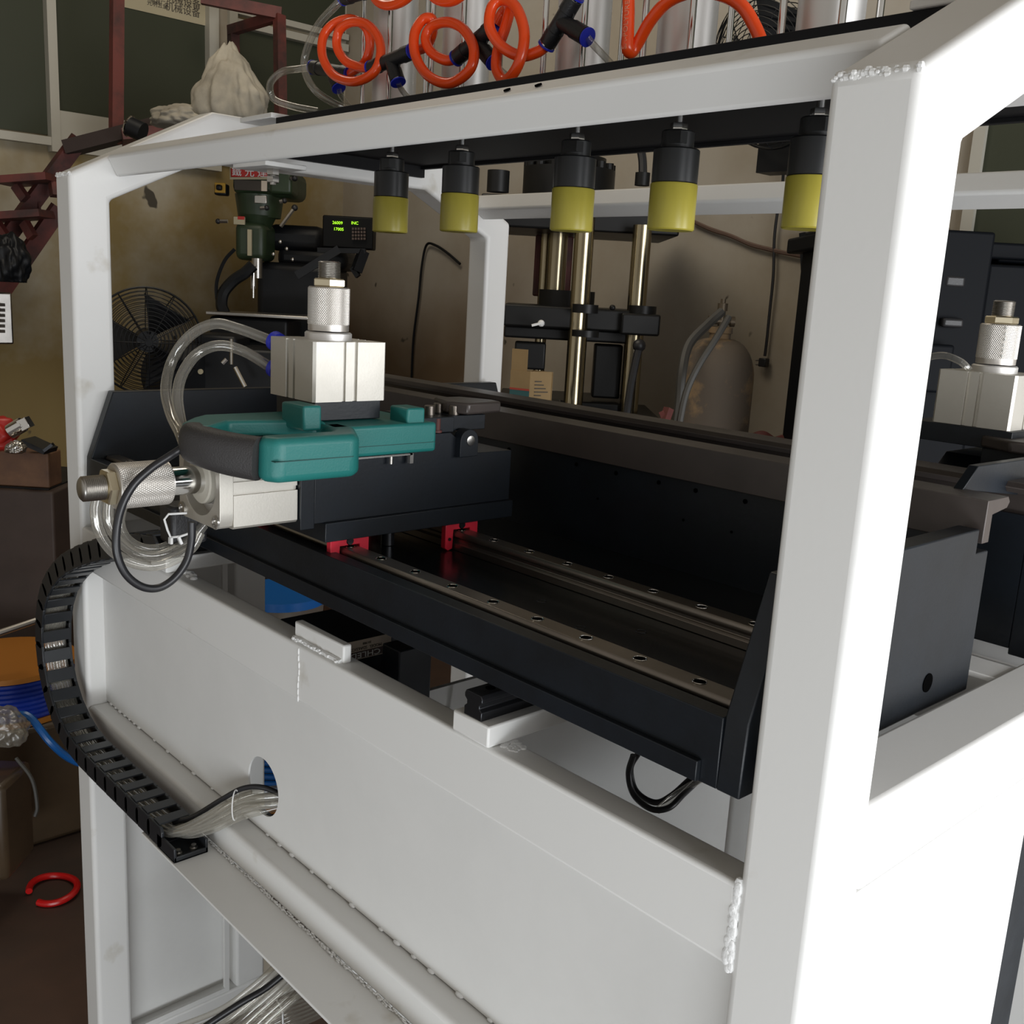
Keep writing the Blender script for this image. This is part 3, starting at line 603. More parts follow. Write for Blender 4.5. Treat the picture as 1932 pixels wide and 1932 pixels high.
# ------------------------------------------------------------------ hoses at the upright cylinder
for k, (z, mid) in enumerate(((1.397, 'upper'), (1.353, 'lower'))):
    t = thing('elbow_fitting', (-1.51, .02, z), 'blue collared fitting, %s of the two on the upright cylinder' % mid, 'fitting', 'blue collared fittings on the upright cylinder')
    MB().lathe((-1.493, .01, z), (-1, 0, 0), [(0, .011), (.012, .012)], 16).build('fitting_body', BLK2, t)
    MB().lathe((-1.505, .01, z), (-1, -.1, .3), [(0, .013), (.001, .0165), (.013, .0165), (.016, .011)], 20).build('release_collar', BLUEP, t)
big1 = [(-1.518, .005, 1.400)] + [HY(*q) for q in ((450, 620, -.03), (404, 611, -.055), (358, 634, -.08), (325, 680, -.10), (313, 735, -.12), (322, 780, -.135), (340, 818, -.15), (352, 850, -.15))]
big2 = [(-1.518, .005, 1.356)] + [HY(*q) for q in ((458, 662, -.03), (412, 652, -.06), (372, 668, -.09), (345, 704, -.12), (335, 745, -.14), (340, 790, -.15), (350, 825, -.155), (360, 852, -.15))]
ctube(big1, 'thick clear hose making the outer arch left of the upright cylinder', .0088, 'thick clear hoses of the carriage')
ctube(big2, 'thick clear hose making the inner arch left of the upright cylinder', .0088, 'thick clear hoses of the carriage')
X2 = lambda l, x: [HX(a, b_, x) for a, b_ in l]
ctube(X2([(186, 930), (180, 965), (188, 1005), (212, 1040), (250, 1062), (290, 1068), (330, 1056), (362, 1034), (378, 1005)], -1.47), 'clear hose hanging lowest in the loops under the sideways cylinder', .0078, 'thick clear hoses of the carriage')
ctube(X2([(205, 940), (205, 985), (226, 1022), (262, 1046), (300, 1048), (338, 1032), (366, 1012), (385, 990)], -1.50), 'clear hose in the middle of the loops under the sideways cylinder', .0078, 'thick clear hoses of the carriage')
ctube(X2([(232, 950), (226, 985), (238, 1015), (268, 1034), (305, 1034), (340, 1015), (366, 990), (380, 975)], -1.53), 'clear hose hanging highest in the loops under the sideways cylinder', .0078, 'thick clear hoses of the carriage')
def cable(pts, lab, r=.0055, name='black_cable', k=12, m=18):
    return tag(MB().tube(smooth(pts, k), r, m).build(name, CABLE), lab, 'cable')
cb = cable([HX(358, 836, -1.375)] + X2([(335, 851), (318, 862), (285, 884), (252, 915), (230, 955), (220, 1000), (221, 1045), (238, 1084), (268, 1107), (300, 1109), (330, 1090), (352, 1058), (361, 1020), (362, 985)], -1.38), 'black cable making a large loop down from the green handle', .0057)
MB().obox(HX(346, 985, -1.53), ((1, 0, 0), (0, 1, 0), (0, 0, 1)), .025, .03, .032).build('valve_block', BLK2, None, bevel=.006)
vb = bpy.data.objects['valve_block']; tag(vb, 'small black block with white cable tie round it behind the black loop', 'block')
zt = X2([(352, 968), (318, 970), (310, 980), (316, 1000), (322, 1014), (340, 1012), (358, 1006)], -1.46)
tag(MB().tube(zt, .0018, 6).bar(zt[4], HX(322, 1026, -1.46), .008, .004).bar(HX(336, 1012, -1.46), HX(342, 1026, -1.46), .006, .004).build('cable_tie', TIE), 'white cable tie around the black block by the clear loops', 'cable tie')
# ------------------------------------------------------------------ drag chain
path = smooth([(-1.775, 0, .4155), (-1.95, 0, .4155), (-2.13, 0, .4155), (-2.27, 0, .422), (-2.37, 0, .462), (-2.432, 0, .53), (-2.453, 0, .61), (-2.44, 0, .69), (-2.395, 0, .765), (-2.30, 0, .838), (-2.18, 0, .893), (-2.03, 0, .945), (-1.88, 0, .985), (-1.76, 0, 1.005)], 24)
def resample(pts, step):
    out = [pts[0].copy()]; acc = 0
    for a, b_ in zip(pts, pts[1:]):
        L = (b_ - a).length
        while acc + L >= step:
            f = (step - acc) / L; a = a.lerp(b_, f); out.append(a.copy()); L = (b_ - a).length; acc = 0
        acc += L
    return out
PIT = .056; Y0, Y1 = -.0905, -.021
pp = resample(path, PIT)
dc = thing('drag_chain', (-2.1, -.055, .39), 'black plastic cable chain curling round the front of the left post', 'cable chain')
link0 = None
for i in range(len(pp) - 1):
    a, b_ = pp[i], pp[i + 1]; d = (b_ - a).normalized(); mid = (a + b_) / 2
    if link0 is None:
        WL['tmp'] = (0, 0, 0); e = bpy.data.objects.new('tmp', None)
        side = [(-PIT * .62, -.009), (-PIT * .5, -.015), (PIT * .42, -.0155), (PIT * .62, -.008), (PIT * .62, .008), (PIT * .42, .0155), (-PIT * .5, .015), (-PIT * .62, .009)]
        side = [(u, v * 1.45) for u, v in side]
        m = MB().prism(side, 'xz', Y0, Y0 + .006)
        link0 = m.build('chain_link', CHAINM, None, bevel=.0008, seg=1); link0.name = 'chain_link'
        lo = WL[link0.name]; bpy.data.objects.remove(e)
        link0.data.transform(Matrix.Translation(Vector(lo) * U)); WL[link0.name] = (0, 0, 0); link0.location = (0, 0, 0)
        cbs = [MB().prism(side, 'xz', Y1 - .006, Y1).build('side_plate', CHAINM, link0, bevel=.0008, seg=1)]
        for sg in (1, -1):
            x = MB().box(-PIT * .30, PIT * .22, Y0 + .004, Y1 - .004, sg * .0225 - .002, sg * .0225 + .002)
            q = x.build('crossbar', CHAINM, link0, bevel=.0006, seg=1); cbs.append(q)
        ln = link0; kids = cbs
    else:
        ln = link0.copy(); COL.objects.link(ln); kids = []
        for q in cbs:
            z = q.copy(); COL.objects.link(z); z.parent = ln
    ln.parent = dc; ln.location = Vector((mid.x + 2.1, .055, mid.z - .39)) * U
    ln.rotation_euler = (0, -math.atan2(d.z, d.x), 0)
eb = MB().box(-1.79, -1.712, Y0, Y1, .3905, .3945).box(-1.79, -1.712, Y0, Y0 + .005, .3905, .42).box(-1.79, -1.712, Y1 - .005, Y1, .3905, .42).box(-1.716, -1.712, Y0, Y1, .3905, .402)
eb.build('end_bracket', CHAINM, dc, bevel=.001)
b = MB()
for y in (-.072, -.040): b.lathe((-1.735, y, .3945), (0, 0, 1), [(0, .0085), (.003, .008), (.0035, .005), (.009, .005)], 14)
b.build('bracket_screw', STEEL, dc)
# clear tubes that run in the chain and out through the panel hole
IN = [(-1.98, .412), (-2.14, .412), (-2.27, .422), (-2.37, .465), (-2.427, .535), (-2.446, .61), (-2.433, .69), (-2.39, .76), (-2.30, .832), (-2.18, .888)]
for k in range(8):
    u, v = [(-.9, -.2), (-.6, .6), (-.3, -.5), (0, .3), (.3, -.3), (.6, .5), (.9, -.1), (.1, -.9)][k]
    pts = [(x, -.056 + u * .022, z + v * .004) for x, z in reversed(IN)]
    pts += [(-1.86, -.056 + u * .021, .412 + v * .005), (-1.79, -.056 + u * .020, .416 + v * .006), (-1.735 + u * .006, -.046 + u * .017, .437 + v * .012), (-1.69 + u * .012, -.020 + u * .010, .470 + v * .022 + u * .008), (-1.650 + u * .012, .018, .505 + v * .026 + u * .006), (-1.612 + u * .02, .055, .522 + v * .022), (-1.565 + u * .02, .11, .535 + v * .015), (-1.50, .22, .53)]
    ctube(pts, 'clear tube in the bundle from chain end to panel hole, ' + ['far side', 'second from the far side', 'third from the far side', 'upper middle', 'lower middle', 'upper near side', 'nearest', 'lowest in the middle'][k], .0074, 'clear tubes bundled through the panel hole')
cable([(-1.80, -.05, .425), (-1.75, -.03, .455), (-1.69, .0, .508), (-1.655, .025, .537), (-1.62, .05, .545), (-1.575, .09, .53), (-1.52, .2, .51)], 'black cable over the clear bundle at the panel hole', .0052)
t1 = [Vector((-1.655, .012, .507)) + Vector((math.cos(a) * .010, math.cos(a) * -.012 - .004, math.sin(a) * .031)) for a in [2 * math.pi * k / 20 for k in range(20)]]
tag(MB().tube(t1, .0013, 6, closed=True).build('cable_tie', TIE), 'white tie round the clear bundle near the panel hole', 'cable tie')
# lower bundles seen under the flange plate
LW = lambda px, py, d: Vector(W(px, py, d))
HRx = Vector((.70, .60, -.1)).normalized()
for k in range(10):
    u = (k - 4.5) * .0092; v = .012 * ((k * 7) % 3 - 1)
    e = Vector(ROT[:, 2]) * v + Vector(ROT[:, 0]) * u * .72 + Vector(ROT[:, 1]) * -u * .72
    pl_ = ['outermost on the left', 'second', 'third', 'fourth', 'fifth', 'sixth', 'seventh', 'eighth', 'ninth', 'outermost on the right'][k]
    ctube([LW(300 + k * 6, 2010, 2.25) + e * 1.6, LW(430, 1950, 2.22) + e * 1.25, LW(492, 1898, 2.22) + e, LW(548, 1846, 2.24) + e, LW(600, 1786, 2.3) + e, LW(650, 1720, 2.4) + e], 'clear tube in the steep bundle under the flange plate, ' + pl_ + ' of ten', .0062, 'steep clear bundle under the flange plate')
cable([LW(330, 1975, 2.15), LW(400, 1928, 2.15), LW(455, 1892, 2.16), LW(505, 1862, 2.18), LW(560, 1815, 2.2), LW(610, 1760, 2.25)], 'black cable beside the clear bundle below the flange plate', .0072)
for k in range(8):
    u = (k - 3.5) * .0088; e = Vector(ROT[:, 1]) * -u * .9 + Vector(ROT[:, 0]) * u * .4
    ctube([LW(440, 1975, 2.3) + e, LW(520, 1925, 2.32) + e, LW(590, 1895, 2.35) + e, LW(680, 1850, 2.4) + e, LW(800, 1790, 2.5) + e], 'clear tube in the flatter bundle low inside the frame, ' + ['top', 'second', 'third', 'fourth', 'fifth', 'sixth', 'seventh', 'lowest'][k] + ' of eight', .0062, 'flatter clear bundle low inside the frame')
tq = LW(523, 1925, 2.28); tag(MB().tube([tq + Vector(ROT[:, 1]) * .045, tq + Vector(ROT[:, 0]) * .012 + Vector(ROT[:, 1]) * .02 , tq + Vector(ROT[:, 0]) * .014 - Vector(ROT[:, 1]) * .04], .0022, 6).build('cable_tie', TIE), 'white tie round the flatter clear bundle at the bottom edge', 'cable tie')
# ------------------------------------------------------------------ labelled cylinder inside the frame
lc = thing('labelled_cylinder', (-1.52, .15, .80), 'dark square cylinder with an upside-down cream label behind the front beam', 'cylinder')
MB().box(-1.575, -1.401, .055, .235, .80, .897).build('cylinder_body', BLACK, lc, bevel=.003)
MB().box(-1.401, -1.3995, .06, .178, .862, .8965).build('label_plate', LAB, lc)
MB().box(-1.3995, -1.399, .092, .160, .8635, .8765).build('label_band', LABB, lc)
text('CHLED', 'label_print', (-1.3988, .1225, .870), (0, -1, 0), (0, 0, -1), .0140, WHT, lc, sx=1.45)
text('MODEL  SDA63X25', 'label_print', (-1.3994, .124, .8815), (0, -1, 0), (0, 0, -1), .0078, INK, lc)
text('201908', 'label_print', (-1.3994, .126, .8895), (0, -1, 0), (0, 0, -1), .0060, INK, lc)
MB().box(-1.36, -1.31, .13, .20, .79, .90).build('mounting_block', BLACK, lc, bevel=.003)
MB().lathe((-1.36, .07, .85), (1, -.1, -.5), [(0, .014), (.03, .014), (.031, .010), (.05, .010)], 16).build('flow_valve', BLK2, lc)
MB().lathe((-1.315, .066, .828), (1, -.1, -.5), [(0, .0085), (.012, .0085)], 14).build('valve_screw', CHROME, lc)
cable([(-1.27, .3, .93), (-1.265, .3, .85), (-1.262, .29, .76), (-1.26, .28, .65)], 'thin black cable hanging inside the frame past the labelled cylinder', .004)
cable([HY(1195, 1425, .30), HY(1186, 1460, .30), HY(1196, 1500, .30), HY(1228, 1526, .30), HY(1262, 1524, .32), HY(1290, 1498, .36), HY(1320, 1470, .42)], 'black cable loop hanging under the near end of the front tray', .0048)
cable([HY(1205, 1420, .33), HY(1190, 1450, .33), HY(1200, 1492, .33), HY(1235, 1514, .33), HY(1268, 1500, .36), HY(1310, 1462, .42)], 'second black cable beside the loop under the near tray end', .0048)
ctube([HY(1240, 1530, .31), HY(1275, 1500, .35), HY(1330, 1465, .42)], 'clear hose tied to the black cables under the near tray end', .0055, 'single clear hose under the tray')
# knurled brass-free print on the black loop cable and on the orange bend
cc = [HX(226, 965, -1.378), HX(221, 1010, -1.378)]
# ------------------------------------------------------------------ the workshop round the machine
XW, YW, ZC = -7.0, 3.7, 4.6
struct(MB().box(XW - .2, 3.2, -5.6, YW + .2, FZ - .1, FZ).build('floor', FLOORM))
struct(MB().box(XW - .2, XW, -5.6, YW + .2, FZ, ZC).build('wall_left', WALLM))
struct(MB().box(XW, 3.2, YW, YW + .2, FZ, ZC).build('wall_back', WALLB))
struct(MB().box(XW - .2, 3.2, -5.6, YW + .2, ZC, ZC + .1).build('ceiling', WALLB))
# window band high on the left wall
def at(px, py): return HX(px, py, XW + .03)
def quad_bar(p, q, wd, m, name, par, th=.05):
    return MB().bar(p, q, th, wd, up=(0, 0, 1)).build(name, m, par, bevel=.004)
win = thing('window_1', (XW + .03, 1.0, 2.4), 'tall white framed window band with green grey panes above the left wall', 'window'); win['kind'] = 'structure'
del win['category']
zb = 0
pL = at(0, 243); pR = at(109, 266); yl = pL[1] - 1.0; zsill = pR[2]
ym = at(98, 120)[1]; ym2 = at(412, 60)[1]; yend = YW - .02; yc = at(640, 120)[1]
ztop = ZC - .05; ztrans = at(431, 30)[2]
MB().box(XW, XW + .012, yl, ym, zsill + .03, ztop).build('pane', PANE, win)
MB().box(XW, XW + .012, ym, ym2, zsill + .16, ztop).build('pane', PANE, win)
MB().box(XW, XW + .012, ym2, yend, zsill + .03, ztrans - .05).build('pane', PANE, win)
MB().box(XW, XW + .012, ym2, yend, ztrans + .05, ztop).build('pane', PANE, win)
fr = MB().box(XW, XW + .07, yl, ym, zsill - .035, zsill + .015).box(XW, XW + .08, ym - .035, ym + .02, zsill - .07, ztop).box(XW, XW + .07, ym, ym2, zsill - .06, zsill + .18)
fr.box(XW, XW + .08, ym2 - .09, ym2 - .02, zsill, ztop).box(XW, XW + .08, ym2 + .06, ym2 + .12, zsill, ztop)
fr.build('window_frame', WINF, win)
MB().box(XW, XW + .07, ym2 + .1, yend, ztrans - .06, ztrans - .01).box(XW, XW + .07, ym2 + .1, yend, ztrans + .02, ztrans + .06).build('transom', WINF, win)
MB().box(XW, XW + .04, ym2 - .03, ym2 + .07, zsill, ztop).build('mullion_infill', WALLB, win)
# banner taped across the panes
b0, b1 = at(235, 8), at(398, 42)
bn = thing('paper_banner', (XW + .02, (b0[1] + b1[1]) / 2, b0[2]), 'long cream paper strip with rows of black print taped over the panes', 'banner')
MB().box(XW + .014, XW + .02, b0[1], b1[1], b0[2] - .015, b0[2] + .28).build('paper_strip', PAPER, bn)
for px, py, s_, z_ in ((298, 9, '\u5149\u660e\u4e94\u91d1', .035), (299, 4, '\u7535\u5668\u5382', .035), (346, 19, '\u673a\u68b0\u8bbe\u5907', .062), (347, 3, '\u673a\u68b0\u8bbe\u5907', .062)):
    p = at(px, py); text(s_, 'banner_print', (XW + .0215, p[1], p[2]), (0, 1, 0), (0, 0, 1), z_, INK, bn)
# window band on the back wall (right)
wb = thing('window_2', (-2.0, YW - .03, 2.3), 'dark green pane of the high window on the back wall at the far right', 'window'); wb['kind'] = 'structure'; del wb['category']
q0, q1 = HY(1855, 330, YW), HY(1855, 505, YW)
MB().box(q0[0], 2.5, YW - .015, YW, q1[2], ZC - .3).build('pane', PANE, wb)
MB().box(q0[0] - .05, q0[0], YW - .04, YW, q1[2] - .05, ZC - .25).box(q0[0], 2.5, YW - .04, YW, q1[2] - .06, q1[2]).build('window_frame', WINF, wb)
# ------------------------------------------------------------------ red steel stairs and landing
st = thing('steel_staircase', (-5.6, 0.9, FZ), 'red oxide steel staircase with open treads against the left wall', 'staircase')
D1 = 5.9
def Wb(px, py, d): return Vector(W(px, py, d))
for p, q, wdt in (((150, 262), (-60, 545), .13), ((112, 392), (-60, 640), .13)):
    MB().bar(Wb(*p, D1), Wb(*q, D1), .05, wdt * .68, up=(0, 1, 0)).build('stringer', REDST, st)
for (x0, y0), (x1, y1) in (((8, 343), (104, 336)), ((-30, 412), (92, 404)), ((-60, 470), (20, 462))):
    a, c = Wb(x0, y0, D1 - .1), Wb(x1, y1, D1 - .1); MB().bar(a, c, .26, .04).build('tread', REDST, st)
for (x0, y0), (x1, y1) in (((30, 350), (48, 376)), ((46, 420), (62, 448)), ((-8, 420), (10, 446)), ((100, 345), (104, 370))):
    MB().bar(Wb(x0, y0, D1 - .1), Wb(x1, y1, D1 - .1), .04, .05).build('tread_bracket', REDST, st)
MB().bar(Wb(72, 378, D1), Wb(78, 412, D1), .012, .012).build('hanging_wire', REDST, st)
a = Wb(118, 285, D1); c = Wb(560, 262, D1)
MB().bar(Wb(128, 280, D1), Wb(300, 236, D1), .14, .075).build('landing_beam', mat('sooty_steel', (.03, .018, .015), .8, bump=.6, bs=30), st)
MB().bar(Wb(230, 262, D1), Wb(540, 238, D1 + .3), .5, .06).build('landing_beam', REDST, st)
for px0, px1, y0, y1, d in ((221, 219, -40, 268, D1), (527, 530, 30, 232, D1 + .6), (440, 441, 52, 120, D1 + .9)):
    MB().bar(Wb(px0, y0, d), Wb(px1, y1, d), .06, .06 if px0 != 221 else .065, up=(0, 1, 0)).build('rail_post', REDST, st)
MB().bar(Wb(380, -4, D1 + .5), Wb(531, 26, D1 + .6), .05, .07).build('handrail', REDST, st)
MB().bar(Wb(434, 58, D1 + .9), Wb(526, 30, D1 + .6), .05, .06).build('handrail', REDST, st)
# sack and rags on the landing
def lumpy(name, c, sx, sy, sz, m, lab, cat, seed=1, n=40, top=None):
    r = random.Random(seed); me = bpy.data.meshes.new(name); b = bmesh.new(); bmesh.ops.create_icosphere(b, subdivisions=5, radius=1)
    from mathutils import noise
    for v in b.verts:
        p = v.co.copy(); f = 1 + .20 * noise.noise(p * 1.7 + Vector((seed, 0, 0))) + .10 * noise.noise(p * 4.2 + Vector((0, seed, 0))); rid = abs(noise.noise(Vector((p.x * 3, p.y * 3, p.z * .9)) + Vector((seed * 3, 1, 2)))); f -= .22 * rid
        q = p * f
        if top and q.z > 0: q.x = q.x * (1 - .72 * q.z) + top * q.z; q.y *= (1 - .65 * q.z)
        q.z = max(q.z, -.55); v.co = Vector((q.x * sx, q.y * sy, q.z * sz)) * U
    b.to_mesh(me); b.free(); me.shade_smooth(); me.materials.append(m)
    o = bpy.data.objects.new(name, me); COL.objects.link(o); o.location = Vector(c) * U; return tag(o, lab, cat)
lumpy('sack', Wb(434, 178, 5.4), .20, .2, .25, SACKM, 'slumped dirty white woven sack standing on the landing behind the top beam', 'sack', 3, top=-.02)
lumpy('rag_heap', Wb(345, 226, 5.4), .20, .16, .075, SACKM, 'crumpled pale rags lying on the landing beside the sack', 'rags', 5)
t = thing('tin_can', tuple(Wb(262, 246, 5.3)), 'small dark tin with bright rim lying on the landing', 'tin')
MB().lathe(Wb(270, 250, 5.3), (-.6, -.5, .3), [(0, .05), (.08, .05)], 20).build('tin_body', DARK, t); MB().ring(Wb(270, 250, 5.3) + Vector((-.6, -.5, .3)).normalized() * .08, (-.6, -.5, .3), .05, .006, 20, 5).build('tin_rim', CHROME, t)
lumpy('bundled_rope', Wb(18, 500, 5.4), .11, .1, .16, DARK, 'dark coiled bundle hanging off the stair beside the left edge', 'rope', 8)
cs = thing('chain_case', tuple(Wb(8, 600, 5.6)), 'small grey slotted metal case fixed to the left wall', 'case')
MB().obox(Wb(2, 600, 5.6), ((1, 0, 0), (0, 1, 0), (0, 0, 1)), .04, .05, .14).build('case_body', STEEL, cs, bevel=.01)
b = MB()
for k in range(6): b.obox(Wb(4, 575 + 10 * k, 5.52), ((1, 0, 0), (0, 1, 0), (0, 0, 1)), .012, .012, .008)
b.build('slot', INK, cs)
# ------------------------------------------------------------------ milling machine in the corner
DM = 6.4
mm = thing('milling_machine', tuple(Vector((W(520, 500, DM)[0], W(520, 500, DM)[1], FZ))), 'dark green turret milling machine standing in the far corner', 'milling machine')
k = DM / CF
VW = [Vector(ROT[:, 0]), Vector((0, 0, 1)), Vector((ROT[0, 2], ROT[1, 2], 0)).normalized()]
HR = Vector((VW[2].y * -1, VW[2].x, 0)); HR = Vector((-VW[2].y, VW[2].x, 0)).normalized()
if HR.dot(VW[0]) < 0: HR = -HR
FW = Vector((0, 0, 1)).cross(HR).normalized()
if FW.dot(Vector((-ROT[0, 2], -ROT[1, 2], 0))) > 0: FW = -FW      # FW points towards the viewer's side
def mb(px0, px1, py0, py1, near=0, deep=.4, d=DM):
    """block turned to face the camera: its front face covers that pixel window at distance d"""
    A = Wb(px0, (py0 + py1) / 2, d); B = Wb(px1, (py0 + py1) / 2, d); hh = (py1 - py0) / 2 * d / CF
    c = (A + B) / 2 + FW * (near - deep / 2); return c, ((B - A).length / 2, deep / 2, hh)
def blk(name, px0, px1, py0, py1, m, par, near=0, deep=.4, bev=.02, d=DM):
    c, (a, b_, h) = mb(px0, px1, py0, py1, near, deep, d)
    return MB().obox(c, (HR, FW, (0, 0, 1)), a, b_, h).build(name, m, par, bevel=bev, seg=3)
def vcyl(name, px, py0, py1, rpx, m, par, near=0, r2=None, d=DM, n=24):
    a, b_ = Wb(px, py0, d) + FW * near, Wb(px, py1, d) + FW * near; b_.x, b_.y = a.x, a.y; r = rpx * d / CF
    return MB().cyl(a, b_, r, None if r2 is None else r2 * d / CF, n=n).build(name, m, par)
blk('motor_housing', 440, 556, 318, 370, GREEN, mm, .05, .45, .05)
blk('side_box', 515, 557, 325, 368, GREEN, mm, .10, .2, .02)
vcyl('head_casting', 482, 366, 408, 46, GREEN, mm, -.1, 40)
vcyl('head_casting', 478, 405, 430, 36, GREEN, mm, -.1, 24)
blk('quill_housing', 442, 500, 420, 490, GREEN, mm, .0, .3, .04)
blk('ram', 480, 597, 420, 470, DARK, mm, -.25, .5, .06)
blk('ram', 500, 640, 465, 505, DARK, mm, -.3, .5, .05)
blk('column', 455, 605, 500, 990, DARK, mm, -.35, .6, .05)
blk('knee', 440, 560, 640, 900, DARK, mm, .1, .5, .03)
vcyl('quill', 489, 488, 525, 10, STEEL, mm, .05)
vcyl('spindle', 489, 503, 545, 5, CHROME, mm, .14)
vcyl('spindle', 489, 540, 562, 2.2, CHROME, mm, .14)
blk('gauge_strip', 468, 476, 434, 482, PAPER, mm, .02, .02, .002)
blk('warning_plate', 443, 464, 410, 424, PAPER, mm, .03, .02, .002); blk('warning_plate', 451, 464, 409, 415, REDP, mm, .035, .02, .002)
sgn = blk('name_plate', 441, 515, 318, 339, REDP, mm, .075, .02, .02)
b = MB(); A, B, Cq, Dq = [Wb(x, y, DM) + FW * .078 for x, y in ((441, 318), (515, 318), (515, 339), (441, 339))]
b.tube([A, B, Cq, Dq], .008, 6, closed=True); b.build('plate_border', PAPER, mm)
tc_ = Wb(477, 328.5, DM) + FW * .079
text('\u9435 \u5143 \u9054', 'plate_lettering', tc_, HR, (0, 0, 1), .062, WHT, mm, depth=.002)
blk('data_plate', 446, 508, 342, 361, INK, mm, .055, .02, .003); blk('data_plate', 497, 508, 343, 362, LAB, mm, .06, .02, .003)
blk('cover_plate', 491, 513, 373, 387, STEEL, mm, .14, .02, .003)
blk('power_switch', 408, 431, 348, 369, DARK, mm, .05, .08, .01); q = blk('switch_plate', 410, 430, 347, 365, mat('yellow_plate', (.45, .25, .02), .5), mm, .06, .02, .003)
blk('switch_knob', 415, 425, 351, 361, DARK, mm, .09, .04, .01)
for (x0, y0), (x1, y1), r in (((556, 341), (564, 340), 6), ((536, 384), (545, 382), 5), ((538, 430), (564, 395), 6), ((440, 420), (422, 420), 5), ((500, 396), (512, 395), 5)):
    p, q = Wb(x0, y0, DM) + FW * .12, Wb(x1, y1, DM) + FW * .12; h_ = MB().tube([p, q], .012, 6).build('lever', STEEL, mm); MB().ball(q, r * DM / CF, 12).build('lever_knob', BLK2, h_)
for k_, (x0, y0) in enumerate(((533, 457), (545, 470), (520, 480), (556, 490))): MB().ball(Wb(x0, y0, DM) + FW * .06, .012, 8).build('bolt_head', STEEL, mm)
tag(MB().tube(smooth([Wb(*q, DM - .2) for q in ((478, 500), (462, 515), (440, 530), (422, 552), (418, 575), (424, 592))], 8), .035, 8).build('flex_conduit', DARK), 'thick dark conduit bending down beside the mill head', 'conduit')
tag(MB().tube(smooth([Wb(*q, DM - .2) for q in ((443, 470), (425, 490), (412, 520), (408, 545), (411, 575), (415, 595))], 8), .012, 6).build('control_cable', DARK), 'thin cable bowing left of the mill head', 'cable')
blk('table_slab', 415, 600, 590, 597, STEEL, mm, .3, .3, .006)
blk('table_slab', 417, 560, 598, 640, DARK, mm, .25, .4, .02)
# digital readout on its bracket
dr = thing('digital_readout', tuple(Wb(655, 470, DM)), 'black digital readout with green digits on an arm beside the mill', 'display')
def face(px0, px1, py0, py1, m, name, near, deep=.02, bev=.004): return blk(name, px0, px1, py0, py1, m, dr, near, deep, bev)
face(608, 704, 409, 468, SCREEN, 'readout_case', 0, .14, .01)
for s_, px, py, sz in (('26009', 638, 421, .026), ('17005', 640, 433, .026), ('INC', 670.5, 421.5, .026)):
    text(s_, 'readout_digits', Wb(px, py, DM) + FW * .022, HR, (0, 0, 1), sz, LIME, dr, depth=.001)
b = MB()
for r_ in range(4):
    for c_ in range(5): b.obox(Wb(667 + c_ * 5.4, 432 + r_ * 6.2, DM) + FW * .012, (HR, FW, (0, 0, 1)), .0065, .012, .007)
b.build('keypad', mat('brown_keys', (.07, .045, .035), .6), dr)
MB().bar(Wb(600, 472, DM), Wb(690, 474, DM), .05, .03).bar(Wb(640, 470, DM), Wb(560, 520, DM), .06, .05).bar(Wb(686, 474, DM), Wb(672, 512, DM), .05, .06).bar(Wb(665, 505, DM), Wb(676, 522, DM), .03, .03).build('support_arm', DARK, dr)
# dark motor drum and rods on the mill table
dm = thing('motor_drum', tuple(Wb(330, 700, 5.6)), 'black motor drum with a pale round cap behind the tray', 'motor')
MB().lathe(Wb(318, 705, 5.8), FW * .6 + HR * .8, [(0, .17), (.02, .19), (.30, .19), (.34, .15)], 32).build('drum', DARK, dm)
MB().lathe(Wb(379, 701, 5.45), FW, [(0, .014), (.01, .014)], 16).build('cap', PAPER, dm)
mx = thing('work_fixture', tuple(Wb(450, 700, 5.6)), 'dark vice and clamps with chrome levers low in front of the mill', 'vice')
MB().obox(Wb(455, 720, 5.8), (HR, FW, (0, 0, 1)), .30, .2, .2).obox(Wb(420, 670, 5.8), (HR, FW, (0, 0, 1)), .12, .15, .12).build('vice_body', DARK, mx, bevel=.02)
MB().cyl(Wb(436, 640, 5.4), Wb(436, 688, 5.4), .010, n=8).cyl(Wb(444, 693, 5.4), Wb(463, 730, 5.4), .012, n=8).cyl(Wb(420, 686, 5.4), Wb(428, 678, 5.4), .012, n=8).build('lever', CHROME, mx)
